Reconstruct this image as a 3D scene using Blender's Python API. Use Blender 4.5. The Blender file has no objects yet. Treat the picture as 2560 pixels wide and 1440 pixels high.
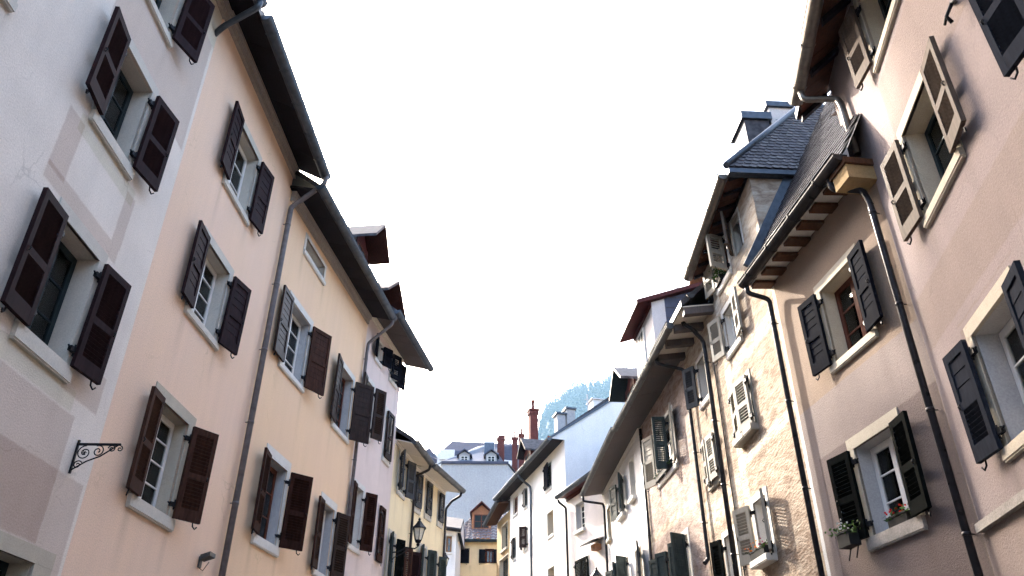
import bpy, bmesh, math, random
from mathutils import Vector, Matrix
R = math.radians
random.seed(11)
scene = bpy.context.scene
COL = scene.collection

# ------------------------------------------------------------------ camera, sky, sun, exposure
PITCH = math.atan(1920.0 / 3220.0)
cam = bpy.data.cameras.new('camera'); camo = bpy.data.objects.new('camera', cam); COL.objects.link(camo)
camo.location = (0, 0, 1.6)
camo.rotation_mode = 'XYZ'
camo.matrix_world = Matrix.Translation((0, 0, 1.6)) @ Matrix.Rotation(R(90) + PITCH, 4, 'X') @ Matrix.Rotation(R(0.27), 4, 'Z')
cam.sensor_width = 36; cam.lens = 36 * 1920 / 2560
cam.clip_start = 0.05; cam.clip_end = 6000
scene.camera = camo
SUN_AZ, SUN_EL = -29.6, 32.0
world = bpy.data.worlds.new('World'); scene.world = world; world.use_nodes = True
wn = world.node_tree.nodes; wl = world.node_tree.links
bg = wn['Background']; sky = wn.new('ShaderNodeTexSky'); sky.sky_type = 'NISHITA'; sky.sun_disc = False
sky.sun_elevation = R(SUN_EL); sky.sun_rotation = R(SUN_AZ); sky.dust_density = 6.0; sky.air_density = 0.9; sky.ozone_density = 0.4
wl.new(sky.outputs[0], bg.inputs[0]); bg.inputs[1].default_value = 0.15
sl = bpy.data.lights.new('sun', 'SUN'); sl.energy = 2.4; sl.angle = R(0.55); sl.color = (1.0, 0.93, 0.82)
slo = bpy.data.objects.new('sun', sl); COL.objects.link(slo)
sdir = Vector((math.sin(R(SUN_AZ)) * math.cos(R(SUN_EL)), math.cos(R(SUN_AZ)) * math.cos(R(SUN_EL)), math.sin(R(SUN_EL))))
slo.rotation_euler = sdir.to_track_quat('Z', 'Y').to_euler()
scene.view_settings.view_transform = 'Standard'; scene.view_settings.look = 'None'
scene.view_settings.gamma = 1.0; scene.view_settings.use_curve_mapping = False
scene.view_settings.exposure = 3.2
scene.cycles.max_bounces = 8; scene.cycles.diffuse_bounces = 5; scene.cycles.glossy_bounces = 3
scene.cycles.transparent_max_bounces = 8; scene.cycles.volume_bounces = 0
scene.cycles.use_denoising = True
scene.cycles.sample_clamp_indirect = 6

# ------------------------------------------------------------------ materials
def new_mat(name):
    m = bpy.data.materials.new(name); m.use_nodes = True
    nt = m.node_tree; b = nt.nodes['Principled BSDF']
    return m, nt, b
PL = {}
def overlay(nt, tc, sock, panels, stains, edge=.018, warp=.05):
    # painted panels and dirt runs, each a soft edged rectangle (x0, x1, z0, z1) on the wall
    N = nt.nodes; L = nt.links
    nz = N.new('ShaderNodeTexNoise'); nz.inputs['Scale'].default_value = 5; nz.inputs['Detail'].default_value = 6; nz.inputs['Roughness'].default_value = .7; L.new(tc.outputs['Object'], nz.inputs['Vector'])
    def math_(op, a, b=None):
        n = N.new('ShaderNodeMath'); n.operation = op
        for i, q in enumerate((a, b)):
            if q is None: continue
            if isinstance(q, (int, float)): n.inputs[i].default_value = q
            else: L.new(q, n.inputs[i])
        return n.outputs[0]
    sp = N.new('ShaderNodeSeparateXYZ'); L.new(tc.outputs['Object'], sp.inputs[0])
    sn = N.new('ShaderNodeSeparateXYZ'); L.new(nz.outputs['Color'], sn.inputs[0])
    X = math_('ADD', sp.outputs[0], math_('MULTIPLY', math_('SUBTRACT', sn.outputs[0], .5), warp)); Zc = math_('ADD', sp.outputs[2], math_('MULTIPLY', math_('SUBTRACT', sn.outputs[1], .5), warp))
    def mask(x0, x1, z0, z1, e, ez=None):
        ax = math_('SUBTRACT', math_('ABSOLUTE', math_('SUBTRACT', X, (x0 + x1) / 2)), (x1 - x0) / 2)
        az = math_('SUBTRACT', math_('ABSOLUTE', math_('SUBTRACT', Zc, (z0 + z1) / 2)), (z1 - z0) / 2)
        r = N.new('ShaderNodeMapRange'); r.interpolation_type = 'SMOOTHSTEP'; r.inputs['From Min'].default_value = e; r.inputs['From Max'].default_value = -e; L.new(math_('MAXIMUM', ax, az), r.inputs['Value']); return r.outputs[0]
    for (x0, x1, z0, z1, c) in panels:
        m = mask(x0, x1, z0, z1, edge); mx = N.new('ShaderNodeMix'); mx.data_type = 'RGBA'; mx.blend_type = 'MULTIPLY'
        L.new(m, mx.inputs['Factor']); L.new(sock, mx.inputs['A']); mx.inputs['B'].default_value = (*c, 1); sock = mx.outputs['Result']
    if stains:
        mp = N.new('ShaderNodeMapping'); mp.inputs['Scale'].default_value = (16, 16, .8); L.new(tc.outputs['Object'], mp.inputs['Vector'])
        ns = N.new('ShaderNodeTexNoise'); ns.inputs['Scale'].default_value = 1.0; ns.inputs['Detail'].default_value = 4; L.new(mp.outputs[0], ns.inputs['Vector'])
        tot = None
        for (x0, x1, z0, z1, k) in stains:
            ax = math_('DIVIDE', math_('ABSOLUTE', math_('SUBTRACT', X, (x0 + x1) / 2)), (x1 - x0) / 2)
            tz = N.new('ShaderNodeMapRange'); tz.inputs['From Min'].default_value = z0; tz.inputs['From Max'].default_value = z1; L.new(Zc, tz.inputs['Value'])
            cut = math_('LESS_THAN', sp.outputs[2], z1)
            m = math_('MULTIPLY', math_('MULTIPLY', math_('MAXIMUM', math_('SUBTRACT', 1.0, ax), 0.0), math_('MULTIPLY', tz.outputs[0], cut)), k)
            tot = m if tot is None else math_('MAXIMUM', tot, m)
        f = math_('MULTIPLY', tot, ns.outputs['Fac'])
        mx = N.new('ShaderNodeMix'); mx.data_type = 'RGBA'; mx.blend_type = 'MULTIPLY'; L.new(f, mx.inputs['Factor']); L.new(sock, mx.inputs['A']); mx.inputs['B'].default_value = (.42, .38, .34, 1); sock = mx.outputs['Result']
    return sock
def plaster(name, col, var=0.10, bump=0.35, scale=55.0, blotch=None, blotch_scale=1.3, rough=0.92, streak=0.05, panels=(), stains=()):
    PL[name] = ('plaster', dict(col=col, var=var, bump=bump, scale=scale, blotch=blotch, blotch_scale=blotch_scale, rough=rough, streak=streak))
    m, nt, b = new_mat(name); N = nt.nodes; L = nt.links
    tc = N.new('ShaderNodeTexCoord')
    n1 = N.new('ShaderNodeTexNoise'); n1.inputs['Scale'].default_value = blotch_scale; n1.inputs['Detail'].default_value = 7; n1.inputs['Roughness'].default_value = 0.62
    L.new(tc.outputs['Object'], n1.inputs['Vector'])
    r1 = N.new('ShaderNodeValToRGB'); r1.color_ramp.elements[0].position = 0.34; r1.color_ramp.elements[1].position = 0.68
    c2 = blotch or tuple(c * (1 - var * 1.6) for c in col)
    r1.color_ramp.elements[0].color = (*c2, 1); r1.color_ramp.elements[1].color = (*col, 1)
    L.new(n1.outputs['Fac'], r1.inputs['Fac'])
    # rain streaks: noise stretched along z
    mp = N.new('ShaderNodeMapping'); mp.inputs['Scale'].default_value = (3.2, 3.2, 0.22); L.new(tc.outputs['Object'], mp.inputs['Vector'])
    n3 = N.new('ShaderNodeTexNoise'); n3.inputs['Scale'].default_value = 1.6; n3.inputs['Detail'].default_value = 5; L.new(mp.outputs[0], n3.inputs['Vector'])
    r3 = N.new('ShaderNodeMapRange'); r3.inputs['From Min'].default_value = 0.3; r3.inputs['From Max'].default_value = 0.7
    r3.inputs['To Min'].default_value = 1 - streak; r3.inputs['To Max'].default_value = 1.0; L.new(n3.outputs['Fac'], r3.inputs['Value'])
    n2 = N.new('ShaderNodeTexNoise'); n2.inputs['Scale'].default_value = scale; n2.inputs['Detail'].default_value = 4; n2.inputs['Roughness'].default_value = 0.7
    L.new(tc.outputs['Object'], n2.inputs['Vector'])
    rg = N.new('ShaderNodeMapRange'); rg.inputs['From Min'].default_value = 0.3; rg.inputs['From Max'].default_value = 0.7
    rg.inputs['To Min'].default_value = 0.80; rg.inputs['To Max'].default_value = 1.06; L.new(n2.outputs['Fac'], rg.inputs['Value'])
    mm = N.new('ShaderNodeMath'); mm.operation = 'MULTIPLY'; L.new(r3.outputs[0], mm.inputs[0]); L.new(rg.outputs[0], mm.inputs[1])
    mx = N.new('ShaderNodeMix'); mx.data_type = 'RGBA'; mx.blend_type = 'MULTIPLY'; mx.inputs['Factor'].default_value = 1
    cb = N.new('ShaderNodeCombineColor')
    for i in range(3): L.new(mm.outputs[0], cb.inputs[i])
    L.new(r1.outputs[0], mx.inputs['A']); L.new(cb.outputs[0], mx.inputs['B']); wsock = mx.outputs['Result']
    # hairline cracks
    vo = N.new('ShaderNodeTexVoronoi'); vo.feature = 'DISTANCE_TO_EDGE'; vo.inputs['Scale'].default_value = .9
    nv = N.new('ShaderNodeTexNoise'); nv.inputs['Scale'].default_value = 2.5; nv.inputs['Detail'].default_value = 6; L.new(tc.outputs['Object'], nv.inputs['Vector'])
    va = N.new('ShaderNodeVectorMath'); va.operation = 'MULTIPLY_ADD'; va.inputs[1].default_value = (.5, .5, .5); L.new(nv.outputs['Color'], va.inputs[0]); L.new(tc.outputs['Object'], va.inputs[2]); L.new(va.outputs[0], vo.inputs['Vector'])
    cr = N.new('ShaderNodeMapRange'); cr.inputs['From Min'].default_value = 0.0; cr.inputs['From Max'].default_value = 0.012; cr.inputs['To Min'].default_value = .30; cr.inputs['To Max'].default_value = 0.0; L.new(vo.outputs['Distance'], cr.inputs['Value'])
    cm = N.new('ShaderNodeMath'); cm.operation = 'MULTIPLY'; L.new(cr.outputs[0], cm.inputs[0])
    cg = N.new('ShaderNodeMapRange'); cg.inputs['From Min'].default_value = .52; cg.inputs['From Max'].default_value = .62; L.new(n1.outputs['Fac'], cg.inputs['Value']); L.new(cg.outputs[0], cm.inputs[1])
    cx = N.new('ShaderNodeMix'); cx.data_type = 'RGBA'; cx.blend_type = 'MULTIPLY'; L.new(cm.outputs[0], cx.inputs['Factor']); L.new(wsock, cx.inputs['A']); cx.inputs['B'].default_value = (.3, .27, .25, 1); wsock = cx.outputs['Result']
    if panels or stains: wsock = overlay(nt, tc, wsock, panels, stains)
    L.new(wsock, b.inputs['Base Color'])
    bp = N.new('ShaderNodeBump'); bp.inputs['Strength'].default_value = bump; bp.inputs['Distance'].default_value = 0.02
    ad = N.new('ShaderNodeMath'); ad.operation = 'MULTIPLY_ADD'; ad.inputs[1].default_value = 0.8
    L.new(n1.outputs['Fac'], ad.inputs[0]); L.new(n2.outputs['Fac'], ad.inputs[2])
    L.new(ad.outputs[0], bp.inputs['Height']); L.new(bp.outputs[0], b.inputs['Normal'])
    b.inputs['Roughness'].default_value = rough; b.inputs['Specular IOR Level'].default_value = 0.2
    return m
def rubble(name, col, dark, light, panels=(), stains=()):
    PL[name] = ('rubble', dict(col=col, dark=dark, light=light))
    # trowelled, weathered lime render: stretched diagonal patches, strong relief
    m, nt, b = new_mat(name); N = nt.nodes; L = nt.links
    tc = N.new('ShaderNodeTexCoord')
    mp = N.new('ShaderNodeMapping'); mp.inputs['Rotation'].default_value = (0, R(38), 0); mp.inputs['Scale'].default_value = (1.0, 1.0, 3.0)
    L.new(tc.outputs['Object'], mp.inputs['Vector'])
    n1 = N.new('ShaderNodeTexNoise'); n1.inputs['Scale'].default_value = 2.6; n1.inputs['Detail'].default_value = 8; n1.inputs['Roughness'].default_value = 0.65; n1.inputs['Distortion'].default_value = 0.6
    L.new(mp.outputs[0], n1.inputs['Vector'])
    r1 = N.new('ShaderNodeValToRGB'); e = r1.color_ramp.elements
    e[0].position = 0.39; e[0].color = (*dark, 1); e[1].position = 0.63; e[1].color = (*light, 1)
    k = e.new(0.5); k.color = (*col, 1); L.new(n1.outputs['Fac'], r1.inputs['Fac']); L.new(overlay(nt, tc, r1.outputs[0], panels, stains, .05, .12) if panels or stains else r1.outputs[0], b.inputs['Base Color'])
    n2 = N.new('ShaderNodeTexNoise'); n2.inputs['Scale'].default_value = 9; n2.inputs['Detail'].default_value = 6; L.new(mp.outputs[0], n2.inputs['Vector'])
    bp = N.new('ShaderNodeBump'); bp.inputs['Strength'].default_value = 0.6; bp.inputs['Distance'].default_value = 0.05
    L.new(n2.outputs['Fac'], bp.inputs['Height']); L.new(bp.outputs[0], b.inputs['Normal'])
    b.inputs['Roughness'].default_value = 0.95; b.inputs['Specular IOR Level'].default_value = 0.15
    return m
def paint(name, col, rough=0.5, var=0.25, spec=0.5, stretch=(6, 6, 1.2), bump=0.08):
    m, nt, b = new_mat(name); N = nt.nodes; L = nt.links
    tc = N.new('ShaderNodeTexCoord'); mp = N.new('ShaderNodeMapping'); mp.inputs['Scale'].default_value = stretch
    L.new(tc.outputs['Object'], mp.inputs['Vector'])
    n = N.new('ShaderNodeTexNoise'); n.inputs['Scale'].default_value = 4; n.inputs['Detail'].default_value = 6; L.new(mp.outputs[0], n.inputs['Vector'])
    r = N.new('ShaderNodeValToRGB'); r.color_ramp.elements[0].position = 0.3; r.color_ramp.elements[1].position = 0.7
    r.color_ramp.elements[0].color = (*[c * (1 - var) for c in col], 1); r.color_ramp.elements[1].color = (*[min(1, c * (1 + var)) for c in col], 1)
    L.new(n.outputs['Fac'], r.inputs['Fac']); L.new(r.outputs[0], b.inputs['Base Color'])
    mr = N.new('ShaderNodeMapRange'); mr.inputs['To Min'].default_value = max(0, rough - 0.12); mr.inputs['To Max'].default_value = min(1, rough + 0.15)
    L.new(n.outputs['Fac'], mr.inputs['Value']); L.new(mr.outputs[0], b.inputs['Roughness'])
    bp = N.new('ShaderNodeBump'); bp.inputs['Strength'].default_value = bump; bp.inputs['Distance'].default_value = 0.01
    L.new(n.outputs['Fac'], bp.inputs['Height']); L.new(bp.outputs[0], b.inputs['Normal'])
    b.inputs['Specular IOR Level'].default_value = spec * .12
    return m
def metal(name, col, rough=0.4, metallic=0.75):
    m = paint(name, col, rough, 0.22, 0.5, (2, 2, 2), 0.05); m.node_tree.nodes['Principled BSDF'].inputs['Metallic'].default_value = metallic
    return m
def glass(name, tint=(0.85, 0.9, 0.9)):
    m, nt, b = new_mat(name); N = nt.nodes; L = nt.links; N.remove(b)
    out = N['Material Output']; t = N.new('ShaderNodeBsdfTransparent'); t.inputs[0].default_value = (*tint, 1)
    g = N.new('ShaderNodeBsdfGlossy'); g.inputs['Roughness'].default_value = 0.03
    f = N.new('ShaderNodeFresnel'); f.inputs['IOR'].default_value = 1.48
    nz = N.new('ShaderNodeTexNoise'); nz.inputs['Scale'].default_value = 3.0
    bp = N.new('ShaderNodeBump'); bp.inputs['Strength'].default_value = 0.06; bp.inputs['Distance'].default_value = 0.02
    L.new(nz.outputs['Fac'], bp.inputs['Height']); L.new(bp.outputs[0], g.inputs['Normal'])
    mx = N.new('ShaderNodeMixShader'); L.new(f.outputs[0], mx.inputs[0]); L.new(t.outputs[0], mx.inputs[1]); L.new(g.outputs[0], mx.inputs[2])
    L.new(mx.outputs[0], out.inputs[0])
    return m
def simple(name, col, rough=0.8, spec=0.3):
    return paint(name, col, rough, 0.12, spec, (3, 3, 3), 0.03)

M = dict(
    grey_plaster=plaster('pale grey plaster', (0.76, 0.685, 0.605), 0.07, 0.42, 48),
    grey_tan=plaster('pinkish tan plaster', (0.6, 0.5, 0.425), 0.06, 0.42, 48),
    cream_band=plaster('cream painted plaster', (0.66, 0.60, 0.49), 0.05, 0.3, 48),
    peach=plaster('peach plaster', (0.8, 0.57, 0.4), 0.08, 0.3, 48, blotch=(0.77, 0.56, 0.425), blotch_scale=0.5),
    apricot=plaster('apricot plaster', (0.81, 0.575, 0.365), 0.08, 0.22, 48, blotch=(0.79, 0.56, 0.38), blotch_scale=0.45),
    pink=plaster('pale pink plaster', (0.7, 0.585, 0.54), 0.06, 0.16, 45),
    yellow=plaster('soft yellow plaster', (0.85, 0.71, 0.46), 0.07, 0.14, 45),
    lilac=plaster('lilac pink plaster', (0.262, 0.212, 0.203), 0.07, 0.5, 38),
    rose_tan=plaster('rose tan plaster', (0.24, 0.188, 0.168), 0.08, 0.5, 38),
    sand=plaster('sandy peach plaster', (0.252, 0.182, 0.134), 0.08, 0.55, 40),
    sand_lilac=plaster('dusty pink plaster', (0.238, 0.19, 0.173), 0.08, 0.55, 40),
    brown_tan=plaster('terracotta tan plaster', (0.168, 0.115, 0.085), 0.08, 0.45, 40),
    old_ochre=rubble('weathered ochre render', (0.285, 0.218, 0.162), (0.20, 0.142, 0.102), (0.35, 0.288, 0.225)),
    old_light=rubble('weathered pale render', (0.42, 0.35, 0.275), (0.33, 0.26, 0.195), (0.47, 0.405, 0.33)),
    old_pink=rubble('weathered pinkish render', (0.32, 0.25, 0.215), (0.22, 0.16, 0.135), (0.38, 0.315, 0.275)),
    white=plaster('white plaster', (0.78, 0.745, 0.715), 0.05, 0.12, 30),
    white_rose=plaster('pinkish white plaster', (0.64, 0.58, 0.55), 0.08, 0.2, 30),
    firewall=plaster('pale grey render', (0.40, 0.40, 0.41), 0.08, 0.12, 8, blotch_scale=0.5),
    ochre=plaster('ochre plaster', (0.36, 0.245, 0.12), 0.06, 0.12, 30),
    stone=plaster('cream stone', (0.47, 0.415, 0.33), 0.07, 0.12, 60, blotch_scale=3),
    stone_grey=plaster('grey stone', (0.56, 0.52, 0.455), 0.07, 0.12, 60, blotch_scale=3),
    stone_white=plaster('off white stone', (0.68, 0.65, 0.60), 0.07, 0.10, 60, blotch_scale=3),
    reveal_grey=plaster('grey reveal plaster', (0.47, 0.46, 0.46), 0.10, 0.12, 40, blotch_scale=3),
    sill_dark=plaster('weathered grey stone', (0.34, 0.31, 0.28), 0.2, 0.25, 40, blotch_scale=5),
    plum=paint('dark plum shutter paint', (0.020, 0.0105, 0.012), 0.5, 0.25, 0.15),
    brown=paint('dark brown shutter paint', (0.028, 0.012, 0.009), 0.5, 0.3, 0.15),
    chestnut=paint('chestnut shutter paint', (0.045, 0.021, 0.015), 0.5, 0.3, 0.15),
    umber=paint('faded umber shutter paint', (0.0276, 0.0168, 0.0138), 0.38, 0.3),
    slate_blue=paint('blue grey shutter paint', (0.018, 0.0204, 0.0276), 0.72, 0.2, 0.04),
    ink=paint('blue black shutter paint', (0.0069, 0.0073, 0.0108), 0.72, 0.25, 0.04),
    black_green=paint('black green shutter paint', (0.0042, 0.005, 0.0046), 0.72, 0.3, 0.04),
    taupe=paint('taupe shutter paint', (0.085, 0.065, 0.052), 0.40, 0.25, 0.08),
    chalk=paint('worn white shutter paint', (0.26, 0.235, 0.195), 0.55, 0.12),
    grey_green=paint('grey green shutter paint', (0.035, 0.0446, 0.0421), 0.45, 0.2),
    grey_shutter=paint('slate grey shutter paint', (0.05, 0.052, 0.056), 0.45, 0.2),
    frame_white=paint('white window paint', (0.66, 0.64, 0.61), 0.4, 0.06),
    frame_dark=paint('dark green window paint', (0.016, 0.024, 0.026), 0.3, 0.2),
    frame_brown=paint('red brown window paint', (0.10, 0.035, 0.022), 0.35, 0.25),
    frame_oak=paint('oak window frame', (0.26, 0.14, 0.075), 0.4, 0.25),
    iron=metal('black iron', (0.016, 0.016, 0.018), 0.45, 0.4),
    zinc=metal('dark zinc', (0.070, 0.080, 0.095), 0.42, 0.6),
    zinc_light=metal('grey zinc', (0.085, 0.087, 0.09), 0.45, 0.6),
    gutter_bronze=metal('bronze grey zinc', (0.15, 0.135, 0.12), 0.38, 0.7),
    pipe_dark=metal('dark brown pipe paint', (0.028, 0.026, 0.028), 0.30, 0.3),
    pipe_mauve=metal('mauve grey pipe paint', (0.13, 0.115, 0.115), 0.45, 0.2),
    frieze=paint('grey frieze board', (0.30, 0.27, 0.25), 0.55, 0.12),
    soffit_dark=paint('dark stained boards', (0.014, 0.011, 0.014), 0.55, 0.4),
    soffit_red=paint('reddish stained boards', (0.07, 0.03, 0.019), 0.5, 0.4),
    soffit_grey=paint('grey painted boards', (0.105, 0.088, 0.085), 0.6, 0.12),
    soffit_white=paint('cream painted boards', (0.62, 0.57, 0.50), 0.6, 0.08),
    slate=paint('dark slate', (0.058, 0.053, 0.056), 0.38, 0.45, 0.5, (5, 5, 5), 0.2),
    slate_b=paint('blue slate', (0.056, 0.052, 0.058), 0.5, 0.5, 0.5, (1.5, 1.5, 1.5), 0.1),
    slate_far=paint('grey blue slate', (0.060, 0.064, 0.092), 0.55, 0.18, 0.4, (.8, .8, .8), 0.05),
    roof_metal=metal('blue grey roof metal', (0.10, 0.12, 0.16), 0.6, 0.1),
    tile=paint('brown grey pantiles', (0.125, 0.105, 0.11), 0.6, 0.35, 0.3, (2, 2, 2), 0.1),
    red_wood=paint('dark red wood', (0.07, 0.02, 0.018), 0.45, 0.25),
    dormer_under=paint('dark brown eave boards', (0.045, 0.016, 0.012), 0.5, 0.3),
    orange_wood=paint('orange brown wood', (0.27, 0.125, 0.065), 0.5, 0.2),
    rafter_brown=paint('brown stained rafters', (0.08, 0.038, 0.022), 0.5, 0.25),
    brick=plaster('red brick', (0.135, 0.036, 0.03), 0.2, 0.3, 20, blotch_scale=6),
    inside=simple('room darkness sheet', (0.035, 0.028, 0.024), 0.95, 0.1),
    curtain=paint('net curtain', (0.60, 0.58, 0.54), 0.9, 0.12, 0.1, (14, 14, 0.5), 0.2),
    glass=glass('window glass'),
    lamp_glass=simple('frosted lamp glass', (0.70, 0.64, 0.50), 0.25, 0.5),
    leaf=simple('green leaves', (0.055, 0.10, 0.025), 0.6),
    flower_red=simple('red petals', (0.55, 0.03, 0.02), 0.6),
    flower_orange=simple('orange petals', (0.75, 0.20, 0.02), 0.6),
    flower_white=simple('white petals', (0.75, 0.74, 0.70), 0.6),
    flower_pink=simple('magenta petals', (0.40, 0.03, 0.14), 0.6),
    pot=simple('dark plastic trough', (0.02, 0.02, 0.02), 0.5),
    ground=plaster('grey paving', (0.13, 0.12, 0.105), 0.12, 0.2, 20),
    hill=plaster('wooded slope', (0.014, 0.022, 0.018), 0.3, 0.2, 0.3, blotch_scale=0.05),
    conifer=paint('conifer needles', (0.030, 0.055, 0.028), 0.9, 0.4, 0.1, (.2, .2, .2), 0.0),
)

# ------------------------------------------------------------------ mesh helpers
class MB:
    def __init__(s): s.v = []; s.f = []; s.m = []; s.sm = []
    def face(s, pts, mi=0, smooth=False):
        n = len(s.v); s.v += [tuple(p) for p in pts]; s.f.append(tuple(range(n, n + len(pts)))); s.m.append(mi); s.sm.append(smooth)
    def box(s, x0, x1, y0, y1, z0, z1, mi=0, T=None):
        p = [Vector((x, y, z)) for z in (z0, z1) for y in (y0, y1) for x in (x0, x1)]
        if T is not None: p = [T @ q for q in p]
        n = len(s.v); s.v += [tuple(q) for q in p]
        for f in ((0, 2, 3, 1), (4, 5, 7, 6), (0, 1, 5, 4), (2, 6, 7, 3), (0, 4, 6, 2), (1, 3, 7, 5)):
            s.f.append(tuple(n + i for i in f)); s.m.append(mi); s.sm.append(False)
    def obox(s, a, b, w, h, mi=0, up=(0, 0, 1)):
        # bar from a to b with width w and height h
        a = Vector(a); b = Vector(b); d = (b - a); L = d.length; d.normalize(); up = Vector(up)
        x = d.cross(up)
        if x.length < 1e-4: x = d.cross(Vector((1, 0, 0)))
        x.normalize(); z = x.cross(d)
        T = Matrix((x, d, z)).transposed().to_4x4(); T.translation = a
        s.box(-w / 2, w / 2, 0, L, -h / 2, h / 2, mi, T)
    def tube(s, pts, r, seg=8, mi=0, cap=True, rad=None):
        pts = [Vector(p) for p in pts]; n0 = len(s.v); prev = None
        for i, p in enumerate(pts):
            d = (pts[min(i + 1, len(pts) - 1)] - pts[max(i - 1, 0)]).normalized()
            if prev is None:
                x = d.cross(Vector((0, 0, 1)))
                if x.length < 1e-3: x = d.cross(Vector((1, 0, 0)))
            else: x = prev - d * prev.dot(d)
            x.normalize(); prev = x; y = d.cross(x)
            rr = rad[i] if rad else r
            for k in range(seg):
                a = 2 * math.pi * k / seg; s.v.append(tuple(p + x * math.cos(a) * rr + y * math.sin(a) * rr))
        for i in range(len(pts) - 1):
            for k in range(seg):
                a = n0 + i * seg + k; b = n0 + i * seg + (k + 1) % seg
                s.f.append((a, b, b + seg, a + seg)); s.m.append(mi); s.sm.append(True)
        if cap:
            s.f.append(tuple(n0 + k for k in reversed(range(seg)))); s.m.append(mi); s.sm.append(False)
            e = n0 + (len(pts) - 1) * seg; s.f.append(tuple(e + k for k in range(seg))); s.m.append(mi); s.sm.append(False)
    def lathe(s, prof, cx=0, cy=0, seg=12, mi=0, flat=False):
        n0 = len(s.v)
        for r_, z in prof:
            for k in range(seg):
                a = 2 * math.pi * (k + .5) / seg; s.v.append((cx + r_ * math.cos(a), cy + r_ * math.sin(a), z))
        for i in range(len(prof) - 1):
            for k in range(seg):
                a = n0 + i * seg + k; b = n0 + i * seg + (k + 1) % seg
                s.f.append((a, b, b + seg, a + seg)); s.m.append(mi); s.sm.append(not flat)
        s.f.append(tuple(n0 + k for k in reversed(range(seg)))); s.m.append(mi); s.sm.append(False)
        e = n0 + (len(prof) - 1) * seg; s.f.append(tuple(e + k for k in range(seg))); s.m.append(mi); s.sm.append(False)
    def mesh(s, name, mats):
        me = bpy.data.meshes.new(name); me.from_pydata(s.v, [], s.f)
        for m in mats: me.materials.append(M[m])
        me.polygons.foreach_set('material_index', s.m); me.polygons.foreach_set('use_smooth', s.sm)
        me.update(); return me
def obj(name, mb, mats, parent=None, loc=(0, 0, 0), rz=0.0):
    me = mb.mesh(name, [mats] if isinstance(mats, str) else mats) if isinstance(mb, MB) else mb
    o = bpy.data.objects.new(name, me); COL.objects.link(o); o.parent = parent; o.location = loc; o.rotation_euler = (0, 0, rz)
    return o
def tag(o, label=None, cat=None, group=None, kind=None):
    if label: o['label'] = label
    if cat: o['category'] = cat
    if group: o['group'] = group
    if kind: o['kind'] = kind
    return o
def empty(name, loc, rz=0.0):
    o = bpy.data.objects.new(name, None); COL.objects.link(o); o.location = loc; o.rotation_euler = (0, 0, rz); o.empty_display_size = 0.3
    return o
def copy_tree(o, parent=None):
    c = o.copy(); COL.objects.link(c); c.parent = parent
    for ch in list(o.children): copy_tree(ch, c)
    return c

# ------------------------------------------------------------------ shutters (mesh cached by size and style)
_sh = {}; JIT = random.Random(3)
def shutter_mesh(w, h, style, mat, sd=1):
    # sd: +1 when local +y is the street side (left leaf), -1 for the right leaf
    key = (round(w, 3), round(h, 3), style, mat, sd)
    if key in _sh: return _sh[key]
    b = MB(); t = 0.050; st = 0.075; mid = h * (0.47 if style != 'mixed' else 0.5)
    b.box(0, st, -t / 2, t / 2, 0, h); b.box(w - st, w, -t / 2, t / 2, 0, h)
    bot = 0.17 if h > 1.0 else 0.12
    rails = [(0, bot), (mid - .045, mid + .045), (h - .095, h)]
    for z0, z1 in rails: b.box(st, w - st, -t / 2 + .001, t / 2 - .001, z0, z1)
    for si, (z0, z1) in enumerate(((bot, mid - .045), (mid + .045, h - .095))):
        plank = style == 'plank' or (style == 'mixed' and si == 1)
        if plank:
            n = max(2, int(round((z1 - z0) / 0.135))); dz = (z1 - z0) / n
            for k in range(n):
                T = Matrix.Translation((0, 0, z0 + (k + .5) * dz)) @ Matrix.Rotation(R(3 * sd), 4, 'X')
                b.box(st, w - st, -.008, .008, -dz / 2 + .002, dz / 2 - .002, 0, T)
            b.box(st, w - st, -.004, -.002, z0, z1)
        else:
            n = max(3, int(round((z1 - z0) / 0.054))); dz = (z1 - z0) / n
            for k in range(n):
                T = Matrix.Translation((0, 0, z0 + (k + .5) * dz)) @ Matrix.Rotation(R(50 * sd), 4, 'X')
                b.box(st - .004, w - st + .004, -.0300, .0300, -.0055, .0055, 0, T)
    # hinges, catch and stay in black iron
    for z in (h * .14, h * .86):
        y_ = sorted((-sd * .010, -sd * .055)); b.box(-.085, .012, y_[0], y_[1], z - .030, z + .030, 1); b.tube([(0, -sd * .03, z - .07), (0, -sd * .03, z + .07)], .015, 6, 1)
        b.tube([(-.085, -sd * .03, z), (-.12, -sd * .03, z + .02)], .012, 5, 1)
    ys = sd * (t / 2 + .004)
    b.tube([(w - .05, ys, mid - .03), (w - .05, ys + sd * .02, mid), (w - .05, ys, mid + .03)], .009, 5, 1)
    b.tube([(w * .78, -sd * .02, 0.005), (w * .80, -sd * .02, -.05), (w * .88, -sd * .01, -.085), (w * .93, 0, -.05)], .011, 5, 1)
    _sh[key] = b.mesh('shutter', [mat, 'iron']); return _sh[key]

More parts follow.
